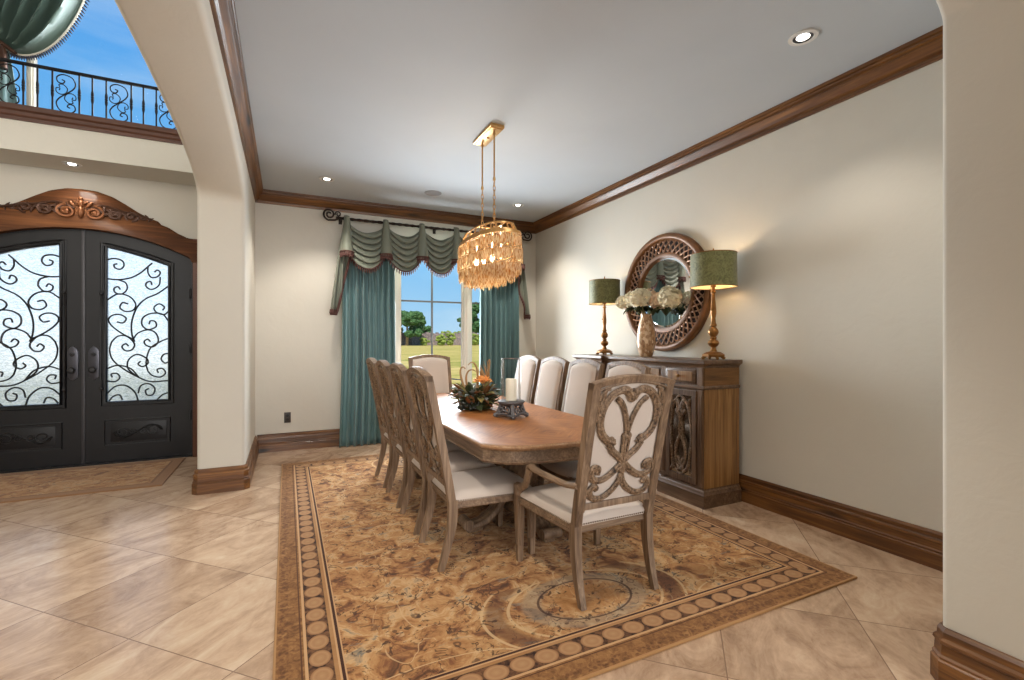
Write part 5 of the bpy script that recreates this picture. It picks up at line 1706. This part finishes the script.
for (s_, zt_, ln, n) in ((1.0, -0.925, 0.10, 118), (1.03, -1.03, 0.10, 122), (0.98, -1.135, 0.085, 116), (0.80, -1.165, 0.10, 92), (0.55, -1.20, 0.09, 62)):
    b = MB()
    for i in range(n):
        a_ = 2 * PI * i / n
        x, y = oval(a_, s_)
        l2 = ln * (0.92 + 0.16 * (i % 2)) + 0.012 * math.sin(a_ * 12)
        w = 0.0066
        # faceted drop: top bead, long prism, pointed tip
        prof = [(w * 0.3, 0), (w * 0.9, -0.006), (w * 0.3, -0.013), (w, -0.024), (w * 1.1, -l2 + 0.022), (w * 0.9, -l2 + 0.012), (w * 0.1, -l2)]
        b.lathe(prof, (x, y, zt_), 6)
    t = b.build('crystal_strands', M['amber_crystal'], pn, smooth=False)
    t['kind'] = 'stuff'
b = MB()
for dy in (-0.26, -0.09, 0.09, 0.26):
    b.lathe([(0.012, -0.98), (0.012, -1.02), (0.016, -1.03), (0.02, -1.06), (0.014, -1.085), (0.002, -1.1)], (0, dy, 0), 10)
    b.tube([(0, dy, -0.83), (0, dy, -0.98)], 0.005, 6)
b.build('bulbs', M['lamp_white'], pn)

# ------------------------------------------------------------------ recessed lights, speaker, outlet
def downlight(x, y, z, label, grp=None, r=0.075):
    o = thing('ceiling_light', label, 'ceiling light', (x, y, z), 0, grp)
    b = MB(); b.lathe([(r * 0.66, 0.0), (r * 0.72, -0.007), (r, -0.006), (r * 1.02, -0.001), (r * 1.0, 0.0)], seg=36, caps=False)
    b.build('trim_ring', M['light_trim'], o)
    b = MB(); b.lathe([(r * 0.70, -0.005), (r * 0.60, -0.002), (r * 0.50, -0.001), (r * 0.44, -0.0012)], seg=36, caps=False)
    b.build('baffle', M['handle_metal'], o)
    b = MB(); b.lathe([(r * 0.46, -0.0005), (r * 0.46, -0.002), (r * 0.3, -0.010), (0.001, -0.014)], seg=28, caps=False)
    b.build('lens', M['downlight_lens'], o)
    return o
G = 'recessed lights in the dining ceiling'
downlight(2.68, 1.716, ZC, 'recessed ceiling light nearest the camera, top right', G)
downlight(0.39, 5.44, ZC, 'recessed ceiling light over the left end of the curtain rod', G)
downlight(2.683, 5.42, ZC, 'recessed ceiling light behind the pendant, near the far right corner', G)
downlight(-1.915, 6.07, 3.05, 'recessed light in the soffit over the front doors')
b = MB(); b.lathe([(0.10, 0.0), (0.10, -0.004), (0.094, -0.008), (0.088, -0.005), (0.002, -0.0055)], seg=40, caps=False)
o = tag(b.build('ceiling_speaker', M['speaker_grille'], angle=60), 'round grey speaker grille in the ceiling left of the pendant', 'speaker'); o.location = (1.559, 5.415, ZC)
o = thing('wall_outlet', 'dark brown wall outlet plate left of the teal curtain', 'outlet', (0.007, YB, 0.39))
b = MB(); b.box(-0.036, 0.036, -0.006, 0.0, -0.062, 0.062, 0.002); b.build('plate', M['outlet_brown'], o)
for dz in (-0.024, 0.024):
    b = MB(); b.lathe([(0.015, 0), (0.015, 0.002), (0.012, 0.003), (0.001, 0.003)], seg=14)
    b.v = [(x, -0.005 - z, dz + y) for x, y, z in b.v]; b.build('socket', M['wick'], o)

# ------------------------------------------------------------------ outside
b = MB(); b.box(-150, 260, 6.55, 400, -0.30, -0.12)
struct(b.build('ground', M['lawn_grass'], smooth=False), 'dry yellow green lawn outside the window', 'lawn')
b = MB(); b.box(-4.5, 6.0, 6.5, 11.5, -0.119, -0.06)
struct(b.build('terrace', M['patio_paving'], smooth=False), 'pale paving outside the doors and window', 'paving')
b = MB()
rnd = random.Random(21)
def at(px, Y):
    a = (px - 512) / 470.0
    return Y * (0.4321 + 0.9018 * a) / (0.9018 - 0.4321 * a)
n = 100
b = MB()
for i in range(n):
    xx = at(380, 150) + 70 * i / n
    b.box(xx, xx + 0.76, 150 + rnd.uniform(-.3, .3), 151.6, -0.12, 3.9 + rnd.uniform(-0.35, 0.35), 0.08)
tag(b.build('garden_wall', M['stone_wall'], smooth=False), 'rough grey brown stone wall at the far end of the lawn', 'wall')
def tree(px, y, h, r, seed, label, cat='tree', mat='tree_leaves', name='tree', grp='trees beyond the lawn', trunk=True):
    rr = random.Random(seed)
    o = thing(name, label, cat, (at(px, y), y, -0.12), 0, grp)
    b = MB()
    lo = h * (0.32 if trunk else 0.18)
    for k in range(46):
        a = rr.uniform(0, 2 * PI); t = rr.uniform(0, 1); q = math.sqrt(rr.uniform(0, 1)) * (0.45 + 0.55 * math.sin(PI * (0.15 + 0.7 * t)))
        b.ball((math.cos(a) * r * q, math.sin(a) * r * q, lo + (h - lo) * t * 0.86), r * rr.uniform(0.16, 0.32), 3, (1, 1, 0.8), None, 0.22)
    if not trunk: b.ball((0, 0, lo * 0.9), r * 0.7, 3, (1, 1, lo * 0.9 / (r * 0.7)), None, 0.05)
    b.build('crown', M[mat], o, smooth=False)
    if trunk:
        b = MB(); b.tube([(0, 0, 0), (0.1, 0, h * 0.3), (0, 0.1, h * 0.7)], [0.5, 0.36, 0.15], 8); b.build('trunk', M['twig_tan'], o)
    return o
tree(407, 143, 11.5, 5.2, 1, 'large dark green tree beyond the lawn at the left of the window')
tree(421, 166, 7.6, 3.8, 2, 'smaller dark tree beyond the lawn, right of the large tree')
tree(476, 170, 17.0, 6.5, 3, 'tall green tree seen through the right window light')
SL = ['yellow green shrub before the stone wall, behind the left pane', 'broad yellow green shrub before the stone wall, left of the vertical glazing bar', 'taller bushy shrub before the stone wall, just right of the vertical glazing bar',
      'shrub rising over the stone wall, right pane', 'rounded shrub over the stone wall beside the window mullion', 'shrub before the stone wall seen through the right window light']
for i, (px, y, h, r) in enumerate(((424, 144, 2.6, 1.5), (441, 141, 3.6, 1.8), (450, 144, 4.2, 1.6), (446, 160, 5.6, 2.0), (458, 163, 5.4, 1.8), (475, 143, 4.0, 1.8))):
    tree(px, y, h, r, 30 + i, SL[i], 'shrub', 'bush_leaves', 'shrub', 'shrubs along the garden wall', False)
# patio chair just outside the right of the window
pc = thing('patio_chair', 'grey metal patio chair outside the window', 'chair', (2.72, 8.6, -0.06), 0.35)
b = MB()
for s in (-1, 1):
    b.tube([(s * 0.23, -0.25, 0.0), (s * 0.23, -0.25, 0.62), (s * 0.23, 0.2, 0.62)], 0.014, 6); b.tube([(s * 0.23, 0.22, 0.0), (s * 0.23, 0.24, 0.45), (s * 0.23, 0.30, 0.95)], 0.014, 6)
b.tube([(-0.23, 0.30, 0.95), (0.23, 0.30, 0.95)], 0.014, 6)
b.build('chair_frame', M['patio_metal'], pc)
b = MB(); b.box(-0.22, 0.22, -0.25, 0.24, 0.40, 0.46, 0.02); b.build('seat', M['window_paint'], pc)
b = MB()
for k in range(5): b.tube([(-0.16 + 0.08 * k, 0.245, 0.46), (-0.16 + 0.08 * k, 0.30, 0.95)], 0.007, 5)
b.build('back_bars', M['patio_metal'], pc)

# ------------------------------------------------------------------ light
def lamp_data(name, typ, energy, color=(1, 1, 1), **kw):
    l = bpy.data.lights.new(name, typ); l.energy = energy; l.color = color
    for k, v in kw.items(): setattr(l, k, v)
    return l
def light(name, typ, loc, energy, color=(1, 1, 1), target=None, cam=True, **kw):
    o = bpy.data.objects.new(name, lamp_data(name, typ, energy, color, **kw)); COL.objects.link(o)
    o.location = loc
    if target is not None:
        o.rotation_euler = (Vector(target) - Vector(loc)).to_track_quat('-Z', 'Y').to_euler()
    o.visible_camera = False
    return o
WARM = (1.0, 0.74, 0.45); SOFT = (1.0, 0.92, 0.82); DAY = (0.88, 0.95, 1.0)
light('sun', 'SUN', (0, -10, 20), 4.3, (1, 0.96, 0.88), (3.0, 0, 8), angle=0.01)
# daylight through the dining window and foyer window; added fill lamps for the doors and great room
light('window_daylight', 'AREA', (1.835, 6.172, 1.62), 110, DAY, (1.75, 0.0, 1.45), shape='RECTANGLE', size=1.08, size_y=1.85, spread=2.5)
light('porch_fill', 'AREA', (-1.91, 7.6, 1.9), 15, (0.95, 0.98, 1.0), (-1.91, 6.3, 1.5), shape='RECTANGLE', size=2.6, size_y=2.2)  # unseen lamp added outside the doors so the rippled glass glows white
light('foyer_window_daylight', 'AREA', (-1.3, 6.30, 4.45), 90, DAY, (-1.5, 0.0, 0.8), shape='RECTANGLE', size=0.8, size_y=1.8)
light('great_room_fill', 'AREA', (2.2, -4.9, 2.4), 330, (0.97, 0.98, 1.0), (1.0, 6.0, 1.6), shape='RECTANGLE', size=4.5, size_y=3.4)  # added fill lamp behind the camera; the wall there has no window
light('great_room_fill_left', 'AREA', (-0.8, -4.9, 2.4), 30, (1.0, 0.98, 0.95), (-1.4, 5.0, 1.5), shape='RECTANGLE', size=2.2, size_y=3.0, spread=0.9)  # added narrow fill from behind the camera, aimed at arch pier and hall
for (x, y, e) in ((2.68, 1.716, 28), (0.39, 1.716, 90), (0.39, 5.44, 60), (2.683, 5.42, 60)):
    light('downlight_lamp', 'SPOT', (x, y, ZC - 0.03), e, SOFT, (x, y, 0), spot_size=1.9, spot_blend=0.6, shadow_soft_size=0.04)
light('foyer_fill', 'POINT', (-2.6, 2.2, 3.7), 65, SOFT, shadow_soft_size=0.3)  # added point light that brightens the hall; no fixture hangs there
light('soffit_lamp', 'SPOT', (-1.915, 6.07, 3.02), 14, SOFT, (-1.915, 6.07, 0), spot_size=2.2, spot_blend=0.6, shadow_soft_size=0.09)
for (y, k) in ((2.745, 1.0), (4.20, 0.93)):
    light('table_lamp_bulb', 'POINT', (3.135, y, SZ + 0.735 * k), 9.0, WARM, shadow_soft_size=0.035)
for dy in (-0.26, -0.09, 0.09, 0.26):
    light('pendant_bulb', 'POINT', (PX, PY + dy, ZC - 1.06), 9.0, WARM, shadow_soft_size=0.025)

# sky: clear blue with thin streaks of cloud
wd = bpy.data.worlds.new('sky'); scene.world = wd; wd.use_nodes = True
nt = wd.node_tree; nt.nodes.clear()
out = nt.nodes.new('ShaderNodeOutputWorld'); bg = nt.nodes.new('ShaderNodeBackground'); tc = nt.nodes.new('ShaderNodeTexCoord')
sp = nt.nodes.new('ShaderNodeSeparateXYZ'); nt.links.new(tc.outputs['Generated'], sp.inputs[0])
rp = nt.nodes.new('ShaderNodeValToRGB'); nt.links.new(sp.outputs[2], rp.inputs[0])
cr = rp.color_ramp
cr.elements[0].position = 0.0; cr.elements[0].color = lin(178, 218, 245)
cr.elements[1].position = 0.75; cr.elements[1].color = lin(66, 138, 222)
e = cr.elements.new(0.18); e.color = lin(124, 194, 245)
e = cr.elements.new(0.45); e.color = lin(92, 168, 238)
mp = nt.nodes.new('ShaderNodeMapping'); mp.inputs['Scale'].default_value = (2.0, 2.0, 9.0); nt.links.new(tc.outputs['Generated'], mp.inputs[0])
nz = nt.nodes.new('ShaderNodeTexNoise'); nz.inputs['Scale'].default_value = 1.6; nz.inputs['Detail'].default_value = 6; nt.links.new(mp.outputs[0], nz.inputs['Vector'])
mr_ = nt.nodes.new('ShaderNodeMapRange'); mr_.inputs[1].default_value = 0.48; mr_.inputs[2].default_value = 0.78; mr_.inputs[4].default_value = 0.5; nt.links.new(nz.outputs[0], mr_.inputs[0])
mx = nt.nodes.new('ShaderNodeMix'); mx.data_type = 'RGBA'
nt.links.new(mr_.outputs[0], mx.inputs[0]); nt.links.new(rp.outputs[0], mx.inputs[6]); mx.inputs[7].default_value = lin(214, 234, 248)
nt.links.new(mx.outputs[2], bg.inputs[0]); bg.inputs[1].default_value = 0.78
nt.links.new(bg.outputs[0], out.inputs[0])

# ------------------------------------------------------------------ camera and view
cam = bpy.data.cameras.new('camera'); co = bpy.data.objects.new('camera', cam); COL.objects.link(co)
cam.sensor_width = 36; cam.lens = 470 / 1024 * 36; cam.shift_y = 1 / 1024
cam.clip_start = 0.05; cam.clip_end = 1200
co.location = (0, 0, 1.3); co.rotation_euler = (PI / 2, 0, -math.radians(25.6))
scene.camera = co
vs = scene.view_settings
vs.view_transform = 'Standard'; vs.look = 'None'; vs.exposure = 0.36; vs.gamma = 1.0; vs.use_curve_mapping = False
